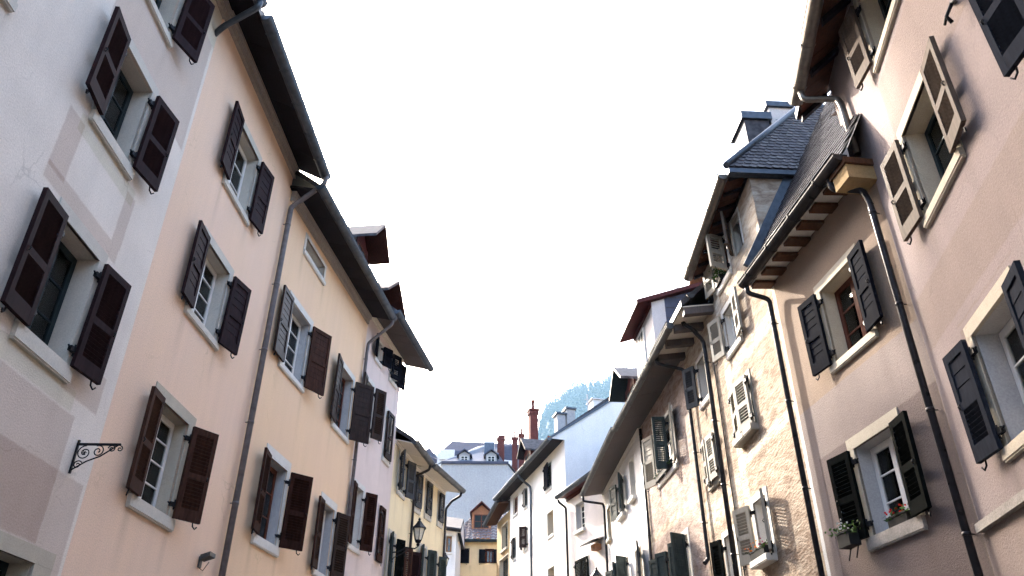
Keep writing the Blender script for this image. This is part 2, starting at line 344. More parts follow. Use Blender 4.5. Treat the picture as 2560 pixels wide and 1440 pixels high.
def window(house, u0, u1, z0, z1, sw=.13, top=.15, surround='stone', sill=True, sill_mat=None, frame='frame_white', cols=2, rows=3, sh=None,
           L=None, Rr=None, style='louver', curtain=False, deep=.26, reveal=None, sill_h=.10, sill_out=.055, leaf_open=0, label=None, hw=None, zsh=.0, topsill=.12):
    """window part: casement frame; sub-parts: surround, sill, pane, shutter, curtain"""
    w = u1 - u0; h = z1 - z0
    f = MB(); y0, y1 = deep - .05, deep + .02; o = .055
    f.box(0, o, y0, y1, 0, h); f.box(w - o, w, y0, y1, 0, h); f.box(o, w - o, y0, y1, 0, o); f.box(o, w - o, y0, y1, h - o, h)
    nl = 2 if cols >= 2 else 1; lw = (w - 2 * o) / nl; yl = y0 - .012
    for k in range(nl):
        a = o + k * lw + .002; e = o + (k + 1) * lw - .002; fr = .042
        f.box(a, a + fr, yl, yl + .045, o, h - o); f.box(e - fr, e, yl, yl + .045, o, h - o)
        f.box(a + fr, e - fr, yl + .001, yl + .044, o, o + fr + .02); f.box(a + fr, e - fr, yl + .001, yl + .044, h - o - fr, h - o)
        for r_ in range(1, rows):
            zz = o + (h - 2 * o) * r_ / rows; f.box(a + fr, e - fr, yl + .004, yl + .03, zz - .010, zz + .010)
    fo = obj('window', f, frame, house, (u0, 0, z0))
    if label: fo['label'] = label
    g = MB(); g.box(o + .02, w - o - .02, yl + .018, yl + .023, o + .02, h - o - .02); obj('pane', g, 'glass', fo)
    s = MB(); p = .014
    if sw > 0:
        s.box(-sw, 0, -p, .03, -.005, h); s.box(w, w + sw, -p, .03, -.005, h); s.box(-sw, w + sw, -p - .002, .03, h, h + top)
        rv = 0 if reveal is None else 1
        s.box(-.012, .003, .0301, deep + .03, 0, h - .003, rv); s.box(w - .003, w + .012, .0301, deep + .03, 0, h - .003, rv); s.box(.003, w - .003, .0301, deep + .03, h - .003, h + .012, rv)
        obj('surround', s, [surround] + ([reveal] if reveal else []), fo)
    if sill:
        q = MB(); e = sw * .9 if sw else .06
        q.box(-e, w + e, -sill_out, .02, -sill_h, 0); q.box(.003, w - .003, .02, deep + .03, -.03, .004)
        q.box(-e + .01, w + e - .01, -sill_out + .012, .0, -sill_h - .02, -sill_h)
        obj('sill', q, sill_mat or surround, fo)
    if sh:
        hw = hw or w / 2 + .005
        me = shutter_mesh(hw, h - .02 + zsh, style if isinstance(style, str) else style[0], sh if isinstance(sh, str) else sh[0])
        me2 = shutter_mesh(hw, h - .02 + zsh, style if isinstance(style, str) else style[1], sh if isinstance(sh, str) else sh[1], -1)
        jl, jr = JIT.uniform(-2, 3), JIT.uniform(-2, 3)
        if L is not None: q_ = obj('shutter', me, '', fo, (-.02, -.075, .0), math.pi + R(L + jl)); q_.rotation_euler.x = R(JIT.uniform(-.5, .5)); q_.rotation_euler.y = R(JIT.uniform(0, .9))
        if Rr is not None: q_ = obj('shutter', me2, '', fo, (w + .02, -.075, .0), -R(Rr + jr)); q_.rotation_euler.x = R(JIT.uniform(-.5, .5)); q_.rotation_euler.y = R(JIT.uniform(0, .9))
    if curtain:
        c = MB(); n = 26
        for k in range(n):
            x0 = o + (w - 2 * o) * k / n; x1 = o + (w - 2 * o) * (k + 1) / n
            ya = deep + .06 + .018 * math.sin(k * 1.9); yb = deep + .06 + .018 * math.sin((k + 1) * 1.9)
            if curtain == 'split' and .32 < (k + .5) / n < .68: continue
            c.face([(x0, ya, .03), (x1, yb, .03), (x1, yb, h - .04), (x0, ya, h - .04)], 0, True)
        obj('curtain', c, 'curtain', fo)
    return fo

# ------------------------------------------------------------------ houses
def house(name, label, A, B, zl, zr, mats, wins, patches=(), depth=7.0, u_min=0.0, u_max=None, z_bot=0.0, group=None, side_l=True, side_r=True, dirt=.55):
    """A, B: left and right ground corners of the facade as seen from the street. Local x runs along it, y into the house."""
    A = Vector((*A, 0)); B = Vector((*B, 0)); d = B - A; Ln = d.length; rz = math.atan2(d.y, d.x)
    e = empty(name, A, rz); tag(e, label, 'house', group)
    u_max = Ln if u_max is None else u_max
    xs = {u_min, u_max}; zt = max(zl, zr); zs = {z_bot, min(zl, zr) - .02}
    holes = [w for w in wins]
    for (a, b, c, dd) in holes: xs |= {a, b}; zs |= {c, dd}
    xs = sorted(x for x in xs if u_min - 1e-6 <= x <= u_max + 1e-6); zs = sorted(z for z in zs if z <= min(zl, zr) - .019)
    top = lambda x: zl + (zr - zl) * (x - u_min) / (u_max - u_min)
    b = MB(); nm = 1
    rows = [(zs[i], zs[i + 1]) for i in range(len(zs) - 1)] + [(zs[-1], None)]
    for i in range(len(xs) - 1):
        x0, x1 = xs[i], xs[i + 1]; xm = (x0 + x1) / 2
        if x1 - x0 < 1e-5: continue
        for z0, z1 in rows:
            zm = (z0 + z1) / 2 if z1 else z0 + .01
            if z1 and any(h[0] < xm < h[1] and h[2] < zm < h[3] for h in holes): continue
            mi = 0
            b.face([(x0, 0, z0), (x1, 0, z0), (x1, 0, z1 if z1 else top(x1)), (x0, 0, z1 if z1 else top(x0))], mi)
    for (a, c, z0, z1) in holes:
        D = .45
        b.face([(a, 0, z0), (a, 0, z1), (a, D, z1), (a, D, z0)]); b.face([(c, 0, z0), (c, D, z0), (c, D, z1), (c, 0, z1)])
        b.face([(a, 0, z1), (c, 0, z1), (c, D, z1), (a, D, z1)]); b.face([(a, 0, z0), (a, D, z0), (c, D, z0), (c, 0, z0)])
    if side_l: b.face([(u_min, depth, z_bot), (u_min, 0, z_bot), (u_min, 0, zl), (u_min, depth, zl)])
    if side_r: b.face([(u_max, 0, z_bot), (u_max, depth, z_bot), (u_max, depth, zr), (u_max, 0, zr)])
    b.face([(u_max, depth, z_bot), (u_min, depth, z_bot), (u_min, depth, zl), (u_max, depth, zr)])
    b.face([(u_min, 0, zl), (u_max, 0, zr), (u_max, depth, zr), (u_min, depth, zl)])
    b.face([(u_min + .05, 1.6, z_bot), (u_max - .05, 1.6, z_bot), (u_max - .05, 1.6, min(zl, zr) - .05), (u_min + .05, 1.6, min(zl, zr) - .05)], nm)  # dark sheet added behind the openings, room darkness put into its colour
    base = M[mats[0]].name
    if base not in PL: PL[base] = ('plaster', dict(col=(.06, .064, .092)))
    kind_, kw = PL[base]; rel = lambda k: tuple(a / c for a, c in zip(PL[M[mats[k]].name][1]['col'], kw['col']))
    st = []
    for (a, c, z0, z1) in holes:
        if z0 > .5:
            k = dirt * JIT.uniform(.5, 1.2)
            st += [(a - .22, a + .06, z0 - JIT.uniform(.6, 1.3), z0 - .12, k), (c - .06, c + .22, z0 - JIT.uniform(.6, 1.3), z0 - .12, k), (a - .1, c + .1, z0 - JIT.uniform(.3, .6), z0 - .12, k * .5)]
    M[name + '_wall'] = (plaster if kind_ == 'plaster' else rubble)(name + ' wall', **kw, panels=[(p[0], p[1], p[2], p[3], rel(p[4])) for p in patches], stains=st)
    obj('wall', b, [name + '_wall', 'inside'], e)
    e['L'] = Ln
    return e
def lerp(a, b, t): return a + (b - a) * t
def eave(h, u0, u1, z0, z1, out, pitch=40, rdepth=4.0, soffit='soffit_dark', frieze=None, gut='zinc', roof='slate', planks=.42, gutter=True, drop=.0, rise=.05,
         gu=None, verge=0.0, frieze_h=.26, frieze_t=.12, gr=.11, back=True, wall_u=None, seams=True, fascia=None, slope_soffit=0.0, rafters=None):
    """soffit boards, frieze, roof slab and gutter along the top of a facade; z0/z1 are the soffit heights at both ends"""
    Z = lambda u: lerp(z0, z1, (u - u0) / (u1 - u0))
    s = MB(); n = max(1, int(round((u1 - u0) / planks))); du = (u1 - u0) / n
    for k in range(n):
        a, b = u0 + k * du + .004, u0 + (k + 1) * du - .004; dz = random.uniform(-.004, .004)
        za, zb = Z(a) + dz, Z(b) + dz
        for yy, sgn in ((0, 0),):
            p = [(a, 0, za + slope_soffit), (b, 0, zb + slope_soffit), (b, -out, zb), (a, -out, za)]
            s.face(list(reversed(p))); q = [(x, y, z + .022) for x, y, z in p]; s.face(q)
            s.face([p[0], q[0], q[3], p[3]]); s.face([p[1], p[2], q[2], q[1]])
    # backing above the boards
    s.face([(u0, .0, Z(u0) + slope_soffit + .04), (u1, .0, Z(u1) + slope_soffit + .04), (u1, -out, Z(u1) + .04), (u0, -out, Z(u0) + .04)], 1)
    obj('soffit', s, [soffit, 'soffit_dark'], h)
    if rafters:
        n = int((u1 - u0) / rafters[0])
        for k in range(n + 1):
            r_ = MB(); u = u0 + .1 + (u1 - u0 - .2) * k / n; hw_ = rafters[1] / 2
            y_in = -.002; za, zb = Z(u) - .002, Z(u) + slope_soffit - .002; d_ = rafters[2]
            P = [(x, y, z) for x in (u - hw_, u + hw_) for y, z in ((-out + .03, za - d_), (y_in, zb - d_), (y_in, zb), (-out + .03, za))]
            for q in ((0, 1, 2, 3), (7, 6, 5, 4), (0, 4, 5, 1), (1, 5, 6, 2), (3, 2, 6, 7), (0, 3, 7, 4)): r_.face([P[i] for i in q])
            obj('rafter', r_, rafters[3], h)
    if frieze:
        f = MB(); wu0, wu1 = wall_u or (u0, u1)
        f.box(wu0, wu1, -frieze_t, -.003, 0, 0)  # replaced below to follow the slope
        f.v.clear(); f.f.clear(); f.m.clear(); f.sm.clear()
        for (t0, t1, hh, zo) in ((0, frieze_t * .55, frieze_h, 0), (frieze_t * .55, frieze_t, frieze_h * .45, 0)):
            za, zb = Z(wu0) + slope_soffit * .9 - .005, Z(wu1) + slope_soffit * .9 - .005
            pts = [(wu0, -t1, za - hh), (wu1, -t1, zb - hh), (wu1, -t0 - .003, zb - hh), (wu0, -t0 - .003, za - hh), (wu0, -t1, za), (wu1, -t1, zb), (wu1, -t0 - .003, zb), (wu0, -t0 - .003, za)]
            for q in ((0, 3, 2, 1), (0, 1, 5, 4), (1, 2, 6, 5), (3, 0, 4, 7), (2, 3, 7, 6), (4, 5, 6, 7)): f.face([pts[i] for i in q])
        obj('frieze', f, frieze, h)
    if roof:
        tp = math.tan(R(pitch)); rf = MB(); th = .14; e = verge
        a, b = u0 - e, u1 + e
        def pl(u, y, dz): return (u, y, Z(u) + .05 + (y + out) * tp + dz)
        y0, y1 = -out - .03, rdepth
        for dz, rev in ((0, True), (th, False)):
            q = [pl(a, y0, dz), pl(b, y0, dz), pl(b, y1, dz), pl(a, y1, dz)]; rf.face(list(reversed(q)) if rev else q)
            if back:
                zr_ = 2 * y1 + out
                q = [pl(a, y1, dz), pl(b, y1, dz), (b, zr_, pl(b, y0, dz)[2]), (a, zr_, pl(a, y0, dz)[2])]; rf.face(list(reversed(q)) if rev else q)
        rf.face([pl(a, y0, 0), pl(b, y0, 0), pl(b, y0, th), pl(a, y0, th)])
        for u in (a, b):
            q = [pl(u, y0, 0), pl(u, y1, 0), pl(u, y1, th), pl(u, y0, th)]; rf.face(q)
            if back: rf.face([pl(u, y1, 0), (u, 2 * y1 + out, pl(u, y0, 0)[2]), (u, 2 * y1 + out, pl(u, y0, th)[2]), pl(u, y1, th)])
            # gable infill
            rf.face([(u0 + .02 if u == a else u1 - .02, 0, Z(u0 if u == a else u1)), (u0 + .02 if u == a else u1 - .02, y1, pl(u, y1, 0)[2]), (u0 + .02 if u == a else u1 - .02, 2 * y1, Z(u0 if u == a else u1))], 1)
        ro = obj('roof', rf, [roof, 'white_rose' if fascia is None else fascia], h)
    if gutter:
        gut_run(h, *(gu or (u0, u1)), Z, -out - gr * .7, gr, gut)
def gut_run(h, a, b, Z, y, r, mat):
    g = MB(); n = max(2, int((b - a) / .6)); seg = 9
    # half round trough, outside and inside skin, brackets and joints
    for rr, inv in ((r, False), (r - .008, True)):
        for i in range(n):
            ua, ub = lerp(a, b, i / n), lerp(a, b, (i + 1) / n)
            for k in range(seg):
                t0 = math.pi + math.pi * k / seg; t1 = math.pi + math.pi * (k + 1) / seg
                q = [(ua, y + rr * math.cos(t0), Z(ua) + .07 + rr * math.sin(t0)), (ub, y + rr * math.cos(t0), Z(ub) + .07 + rr * math.sin(t0)),
                     (ub, y + rr * math.cos(t1), Z(ub) + .07 + rr * math.sin(t1)), (ua, y + rr * math.cos(t1), Z(ua) + .07 + rr * math.sin(t1))]
                g.face(q if not inv else list(reversed(q)), 0, True)
    g.tube([(a, y - r, Z(a) + .075), (b, y - r, Z(b) + .075)], .013, 6)
    for u in (a, b):
        g.face([(u, y + r * math.cos(math.pi + math.pi * k / seg), Z(u) + .07 + r * math.sin(math.pi + math.pi * k / seg)) for k in range(seg + 1)])
    k = a + .35
    while k < b:
        pts = [(k, y + (r + .006) * math.cos(math.pi + math.pi * j / 8), Z(k) + .07 + (r + .006) * math.sin(math.pi + math.pi * j / 8)) for j in range(9)]
        for j in range(8): g.obox(pts[j], pts[j + 1], .03, .008)
        k += .85
    obj('gutter', g, mat, h)
def pipe(h, pts, r=.05, mat='zinc', collars=True, name='downpipe'):
    # round corners
    P = [Vector(p) for p in pts]; out = [P[0]]
    for i in range(1, len(P) - 1):
        a, b, c = P[i - 1], P[i], P[i + 1]; da = (a - b); dc = (c - b); k = min(.07, da.length * .45, dc.length * .45)
        s = b + da.normalized() * k; e = b + dc.normalized() * k
        for t in (0, .25, .5, .75, 1): out.append(s * (1 - t) ** 2 + b * 2 * t * (1 - t) + e * t * t)
    out.append(P[-1]); b = MB(); b.tube(out, r, 12)
    if collars:
        for i in range(len(P) - 1):
            d = P[i + 1] - P[i]
            if abs(d.z) < 2.0: continue
            n = int(abs(d.z) / 1.45)
            for k in range(n + 1):
                c = P[i] + d * ((k + .12) / (n + .6)); dn = d.normalized()
                b.tube([c - dn * .022, c + dn * .022], r + .005, 12)
                b.tube([c, c + Vector((0, r + .05, 0))], .009, 6)
    return obj(name, b, mat, h)
def tiles(poly_fn, origin, ex, ez, nu, nv, tw, tl, scallop=True):
    """overlapping slates laid on the plane origin + ex*u + ez*v (ez points up the slope); kept where poly_fn(u, v)"""
    b = MB(); ex = Vector(ex).normalized(); ez = Vector(ez).normalized(); n = ex.cross(ez).normalized(); o = Vector(origin)
    if n.z < 0: n = -n
    for j in range(nv):
        for i in range(-1, nu + 1):
            u = (i + (.5 if j % 2 else 0)) * tw; v = j * tl
            if not poly_fn(u + tw / 2, v + tl * .4): continue
            jt = random.uniform(-.006, .006); lift = .022 + random.uniform(0, .007); w = tw - .008; l = tl * 1.75
            if scallop: pr = [(0, l), (0, .30 * tl), (.12 * w, .12 * tl), (.32 * w, 0.02 * tl), (.5 * w, -.02 * tl), (.68 * w, .02 * tl), (.88 * w, .12 * tl), (w, .30 * tl), (w, l)]
            else: pr = [(0, l), (0, jt), (w, -jt), (w, l)]
            P = [o + ex * (u + x) + ez * (v + y) + n * (lift * (1 - y / l) + .004) for x, y in pr]
            b.face(P if (P[1] - P[0]).cross(P[-1] - P[0]).dot(n) > 0 else list(reversed(P)), random.choice((0, 0, 1)))
            for k in range(1, len(P) - 2):
                b.face([P[k], P[k + 1], P[k + 1] - n * .014, P[k] - n * .014], 0)
    return b
def dormer(h, u, y, w, z0, zw, zr, out=.5, over=.22, length=3.0, wood='red_wood', cheek='white_rose', roofm='slate_b', win=True, fmat='frame_brown', under='red_wood'):
    """gabled roof dormer: body > roof, window"""
    b = MB(); a, c = u - w / 2, u + w / 2
    b.box(a, c, y, y + length, z0, zw, 1)
    b.face([(a, y + .001, zw), (c, y + .001, zw), (u, y + .001, zr - .1)], 0)
    fr = .12
    b.box(a - .02, a + fr, y - .03, y + .01, z0, zw, 0); b.box(c - fr, c + .02, y - .03, y + .01, z0, zw, 0); b.box(a + fr, c - fr, y - .03, y + .01, zw - .14, zw, 0); b.box(a + fr, c - fr, y - .04, y + .01, z0, z0 + .12, 0)
    body = obj('dormer', b, [wood, cheek], h)
    r = MB(); sl = (zr - zw) / (w / 2); e0, e1 = u - w / 2 - over, u + w / 2 + over; ze = zw - sl * over
    for dz, mi in ((0, 1), (.09, 0)):
        r.face([(e0, y - out, ze + dz), (e0, y + length, ze + dz), (u, y + length, zr + dz), (u, y - out, zr + dz)], mi)
        r.face([(e1, y + length, ze + dz), (e1, y - out, ze + dz), (u, y - out, zr + dz), (u, y + length, zr + dz)], mi)
    for yy in (y - out, y + length):
        r.face([(e0, yy, ze), (u, yy, zr), (u, yy, zr + .09), (e0, yy, ze + .09)], 1); r.face([(e1, yy, ze), (u, yy, zr), (u, yy, zr + .09), (e1, yy, ze + .09)], 1)
    for x in (e0, e1): r.face([(x, y - out, ze), (x, y + length, ze), (x, y + length, ze + .09), (x, y - out, ze + .09)])
    obj('roof', r, [roofm, under], body)
    if win:
        f = MB(); x0, x1, q0, q1 = a + fr, c - fr, z0 + .12, zw - .14; t = .05
        f.box(x0, x0 + t, y - .02, y + .005, q0, q1); f.box(x1 - t, x1, y - .02, y + .005, q0, q1); f.box(x0 + t, x1 - t, y - .02, y + .005, q1 - t, q1); f.box(x0 + t, x1 - t, y - .02, y + .005, q0, q0 + t)
        f.box(u - .03, u + .03, y - .022, y + .004, q0 + t, q1 - t); f.box(x0 + t, x1 - t, y - .018, y + .003, (q0 + q1) / 2 - .015, (q0 + q1) / 2 + .015)
        f.box(x0 + t, x1 - t, y - .008, y - .004, q0 + t, q1 - t, 1)
        obj('window', f, [fmat, 'frame_dark'], body)
    return body
def chimney(h, x, y, w, d, z0, z1, mat, cap='zinc', pots=0, pot_mat='brick', name='chimney', bands=False, cap_h=.12):
    b = MB(); b.box(x - w / 2, x + w / 2, y - d / 2, y + d / 2, z0, z1)
    if bands:
        for z in (z0 + (z1 - z0) * .62, z1 - .12): b.box(x - w / 2 - .05, x + w / 2 + .05, y - d / 2 - .05, y + d / 2 + .05, z - .08, z + .08)
    b.box(x - w / 2 - .07, x + w / 2 + .07, y - d / 2 - .07, y + d / 2 + .07, z1 + .001, z1 + cap_h, 1)
    for k in range(pots):
        px = x + (k - (pots - 1) / 2) * w * .5
        b.lathe([(.11, z1 + cap_h), (.13, z1 + cap_h + .05), (.09, z1 + cap_h + .1), (.085, z1 + cap_h + .5), (.12, z1 + cap_h + .52), (.12, z1 + cap_h + .6)], px, y, 10, 2)
    return obj(name, b, [mat, cap, pot_mat], h)

# ------------------------------------------------------------------ ground
g = MB(); g.face([(-3000, -3000, 0), (3000, -3000, 0), (3000, 3000, 0), (-3000, 3000, 0)]); tag(obj('ground', g, 'ground'), kind='structure')
g = MB(); P_ = [(-4.7, -12, 2.6, -12), (-4.9, 9, 4.9, 8), (-4.8, 13.4, 4.5, 12), (-4.1, 20, 3.9, 21), (-2.5, 28.5, 3.4, 28.5), (-3.2, 46, 0, 40)]
for a, b in zip(P_, P_[1:]): g.face([(a[0], a[1], .004), (a[2], a[3], .004), (b[2], b[3], .004), (b[0], b[1], .004)])
tag(obj('street', g, 'ground'), kind='structure')

# ------------------------------------------------------------------ left side of the street
# grey house with painted plaster panels
W1 = [(11.90, 12.80, 5.22, 6.60), (11.83, 12.74, 8.02, 9.32), (11.72, 12.66, 10.34, 11.62), (9.05, 9.98, 7.85, 9.15), (9.0, 9.9, 5.1, 6.45), (8.9, 9.85, 10.3, 11.6), (11.3, 13.40, 0.0, 3.22)]
h1 = house('grey_house', 'grey plastered house with tan painted panels nearest on the shaded side', (-4.76, -5.01), (-5.0, 8.98), 12.66, 12.66, ['grey_plaster', 'grey_tan', 'cream_band'], W1,
           [(11.41, 13.91, 9.30, 11.56, 1), (10.6, 11.41, 10.1, 11.56, 1), (11.37, 11.72, 6.92, 7.76, 1), (11.37, 13.14, 6.76, 6.98, 1), (12.92, 13.16, 6.98, 7.76, 1), (0, 13.32, 3.4, 4.80, 1), (0, 13.92, 0, 4.19, 1),
            (12.87, 13.74, 4.99, 5.46, 1), (0, 14, 11.56, 12.66, 2), (11.6, 13.1, 7.62, 7.86, 2), (11.6, 13.2, 4.82, 5.06, 2)])
window(h1, *W1[0], sw=.14, top=.16, surround='stone_grey', frame='frame_dark', sh='plum', L=4, Rr=10, hw=.52, curtain=True, deep=.30, sill_h=.16)
window(h1, *W1[1], sw=.13, top=.15, surround='stone_grey', frame='frame_dark', sh='plum', L=6, Rr=8, hw=.52, deep=.30, sill_h=.14)
window(h1, *W1[2], sw=.13, top=.15, surround='stone_grey', frame='frame_dark', sh='plum', L=5, Rr=22, hw=.50, deep=.30)
window(h1, *W1[3], sw=.13, surround='stone_grey', frame='frame_dark', sh='plum', L=5, hw=.5, deep=.30)
window(h1, *W1[4], sw=.13, surround='stone_grey', frame='frame_dark', sh='plum', L=5, Rr=8, hw=.5, deep=.30)
window(h1, *W1[5], sw=.13, surround='stone_grey', frame='frame_dark', sh='plum', L=5, Rr=8, hw=.5, deep=.30)
w_ = window(h1, *W1[6], sw=.36, top=.16, surround='stone', frame='frame_dark', sill=False, cols=2, rows=4, deep=.30); w_.name = 'shop_door'
eave(h1, 0, 14.0, 12.25, 12.25, .66, 38, 3.6, 'soffit_dark', 'frieze', 'zinc', 'slate', planks=.7, slope_soffit=.36, gu=(0, 13.68))
pipe(h1, [(13.55, -.78, 12.24), (13.56, -.76, 12.10), (13.80, -.16, 11.90), (13.93, .02, 11.86)], .052, 'zinc', False)

# peach house
W2 = [(1.15, 2.20, 4.40, 5.80), (1.31, 2.42, 7.33, 8.65), (1.46, 2.56, 9.95, 11.34)]
h2 = house('peach_house', 'peach plastered house with plum shutters between the grey and the apricot house', (-5.0, 8.98), (-4.88, 13.42), 12.68, 12.68, ['peach'], W2)
window(h2, *W2[0], sw=.20, top=.17, surround='stone', reveal='stone', frame='frame_white', rows=4, sh=('chestnut', 'chestnut'), L=6, Rr=33, hw=.45, curtain=True, sill_mat='stone_grey', sill_h=.15)
window(h2, *W2[1], sw=.14, top=.15, surround='stone_grey', frame='frame_white', rows=4, sh='plum', style='plank', L=4, Rr=16, hw=.50, curtain=True)
window(h2, *W2[2], sw=.12, top=.14, surround='stone_grey', frame='frame_white', rows=3, sh='plum', style='plank', L=5, Rr=5, hw=.5, curtain=True)
eave(h2, 0, 4.44, 12.32, 12.36, .66, 38, 3.6, 'soffit_dark', 'frieze', 'zinc', 'slate', planks=.7, slope_soffit=.34)
pipe(h2, [(4.33, -.78, 12.36), (4.33, -.77, 12.16), (4.40, -.10, 11.58), (4.40, -.10, 11.3), (4.40, -.10, 0.05)], .056, 'pipe_mauve')

# apricot house
W3 = [(0.98, 2.20, 8.36, 9.88), (4.42, 5.58, 8.36, 9.98), (1.16, 2.18, 4.94, 6.46), (4.44, 5.36, 4.94, 6.47), (1.24, 2.52, 11.28, 11.66)]
h3 = house('apricot_house', 'apricot plastered house with four shuttered windows and a small attic slot', (-4.88, 13.42), (-4.17, 19.64), 12.10, 12.30, ['apricot'], W3)
window(h3, *W3[0], sw=.13, top=.15, surround='stone_white', reveal='reveal_grey', frame='frame_white', rows=4, sh=('umber', 'chestnut'), style='plank', L=4, Rr=24, hw=.60)
window(h3, *W3[1], sw=.12, top=.15, surround='stone_white', reveal='reveal_grey', frame='frame_brown', rows=4, sh=('umber', 'umber'), style='plank', L=8, Rr=42, hw=.56)
window(h3, *W3[2], sw=.14, top=.20, surround='stone_white', reveal='reveal_grey', frame='frame_brown', rows=3, sh='brown', L=10, Rr=40, hw=.50, sill_h=.16)
window(h3, *W3[3], sw=.12, top=.18, surround='stone_white', reveal='reveal_grey', frame='frame_white', rows=3, sh=('brown', 'umber'), L=8, Rr=24, hw=.46)
window(h3, *W3[4], sw=.10, top=.09, surround='stone_white', frame='frame_dark', cols=1, rows=1, sill_h=.09, deep=.34)
eave(h3, -.08, 6.26, 11.96, 12.16, .66, 38, 3.6, 'soffit_dark', 'frieze', 'zinc', 'slate', planks=.6, slope_soffit=.16, gu=(-.16, 6.3), wall_u=(.06, 6.2))
pipe(h3, [(6.22, -.74, 12.16), (6.22, -.73, 11.99), (6.20, -.10, 11.42), (6.20, -.09, 11.1), (6.20, -.09, 0.05)], .045, 'pipe_mauve')
dormer(h3, 5.3, .12, 1.0, 12.8, 14.25, 14.8, out=.65, over=.25, wood='red_wood', cheek='white_rose', roofm='slate_b', under='dormer_under')

# pale pink house
W4 = [(0.30, 1.0, 9.0, 10.52), (2.38, 2.94, 8.9, 10.36), (0.36, 1.06, 5.97, 7.50), (2.50, 2.98, 6.0, 7.52), (0.86, 1.40, 11.42, 12.05), (2.34, 3.0, 11.42, 12.25)]
h4 = house('pink_house', 'narrow pale pink house between the apricot and the yellow house', (-4.17, 19.64), (-3.63, 23.07), 12.58, 12.58, ['pink'], W4)
window(h4, *W4[0], sw=.12, top=.13, surround='stone_white', frame='frame_white', rows=4, sh='umber', Rr=30, L=6, hw=.40)
window(h4, *W4[1], sw=.10, top=.10, surround='stone_white', frame='frame_dark', cols=1, rows=1, sh='umber', L=178, hw=.53)
window(h4, *W4[2], sw=.12, top=.14, surround='stone_white', frame='frame_white', rows=4, sh='brown', L=6, Rr=35, hw=.36)
window(h4, *W4[3], sw=.05, top=.05, surround='pink', frame='frame_dark', cols=1, rows=1, sh='brown', L=178, hw=.46, sill=False)
window(h4, *W4[4], sw=.08, top=.08, surround='stone_white', frame='frame_white', rows=2, sh='ink', L=10, Rr=30, hw=.34, sill_h=.09)
window(h4, *W4[5], sw=.06, top=.06, surround='stone_white', frame='frame_dark', rows=2, sh='ink', L=150, Rr=20, hw=.36, sill_h=.09)
eave(h4, 0, 3.9, 12.34, 12.34, .78, 38, 3.4, 'soffit_grey', 'soffit_white', 'zinc', 'slate_b', planks=.5, slope_soffit=.22, gu=(-.1, 4.0), wall_u=(.02, 3.46), frieze_h=.16, frieze_t=.07)
dormer(h4, 1.0, .12, 1.2, 12.6, 13.5, 14.0, out=.62, over=.35, wood='red_wood', cheek='white_rose', roofm='slate_b', under='dormer_under')

# yellow house in two bends
W5 = [(0.62, 1.34, 8.40, 9.60), (0.22, .80, 5.4, 7.0), (1.72, 2.30, 5.0, 6.95)]
h5 = house('yellow_house', 'soft yellow house with cream boarded eaves beyond the pink house', (-3.63, 23.07), (-3.26, 25.62), 9.86, 9.86, ['yellow'], W5)
window(h5, *W5[0], sw=.10, top=.10, surround='stone_grey', frame='frame_white', rows=3, sh='grey_shutter', L=30, Rr=24, hw=.40)
window(h5, *W5[1], sw=.10, top=.12, surround='stone_grey', frame='frame_white', rows=3, sh=('grey_green', 'black_green'), L=25, Rr=30, hw=.32)
window(h5, *W5[2], sw=.06, top=.06, surround='stone_grey', frame='frame_brown', rows=3, sh=('chestnut', 'plum'), L=160, Rr=45, hw=.40)
eave(h5, 0, 2.62, 9.68, 9.68, .56, 34, 3.0, 'soffit_white', 'soffit_white', 'zinc_light', 'slate', planks=.28, slope_soffit=.14, gu=(0.0, 2.2), frieze_h=.10, frieze_t=.05)
pipe(h5, [(2.16, -.62, 9.66), (2.14, -.60, 9.5), (2.34, -.08, 9.36), (2.34, -.08, 9.0), (2.34, -.08, 0.05)], .045, 'pipe_dark')
chimney(h5, 1.30, .85, .30, .30, 9.9, 11.1, 'zinc', 'zinc', 0)
c_ = MB(); c_.lathe([(.10, 11.0), (.34, 11.25), (.30, 11.30), (.10, 11.42)], 1.30, .85, 12); obj('chimney_cowl', c_, 'stone', h5)
W5b = [(0.05, .52, 8.44, 9.62), (1.10, 1.56, 8.46, 9.60), (2.36, 2.74, 8.50, 9.54), (.86, 1.42, 5.4, 7.34), (2.02, 2.52, 5.4, 7.34)]
h5b = house('yellow_wing', 'bent wing of the yellow house with three narrow upper windows', (-3.26, 25.62), (-2.45, 28.6), 9.80, 9.80, ['yellow'], W5b)
for k, w_ in enumerate(W5b[:3]): window(h5b, *w_, sw=.09, top=.09, surround='stone_grey', frame='frame_white', cols=1, rows=1, sh='grey_shutter', L=176, hw=w_[1] - w_[0] - .02, sill_h=.16)
for w_ in W5b[3:]: window(h5b, *w_, sw=.09, top=.09, surround='stone_grey', frame='frame_white', rows=3, sh='grey_green', L=35, Rr=40, hw=.30)
eave(h5b, -.02, 3.05, 9.64, 9.64, .66, 34, 3.0, 'soffit_white', 'soffit_white', 'zinc_light', 'slate', planks=.3, slope_soffit=.13, gu=(-.25, 2.95), frieze_h=.10, frieze_t=.05)
pipe(h5b, [(2.85, -.70, 9.62), (2.86, -.68, 9.5), (2.98, -.3, 9.36), (3.0, -.08, 9.1), (3.0, -.08, 0.05)], .045, 'pipe_dark', False)

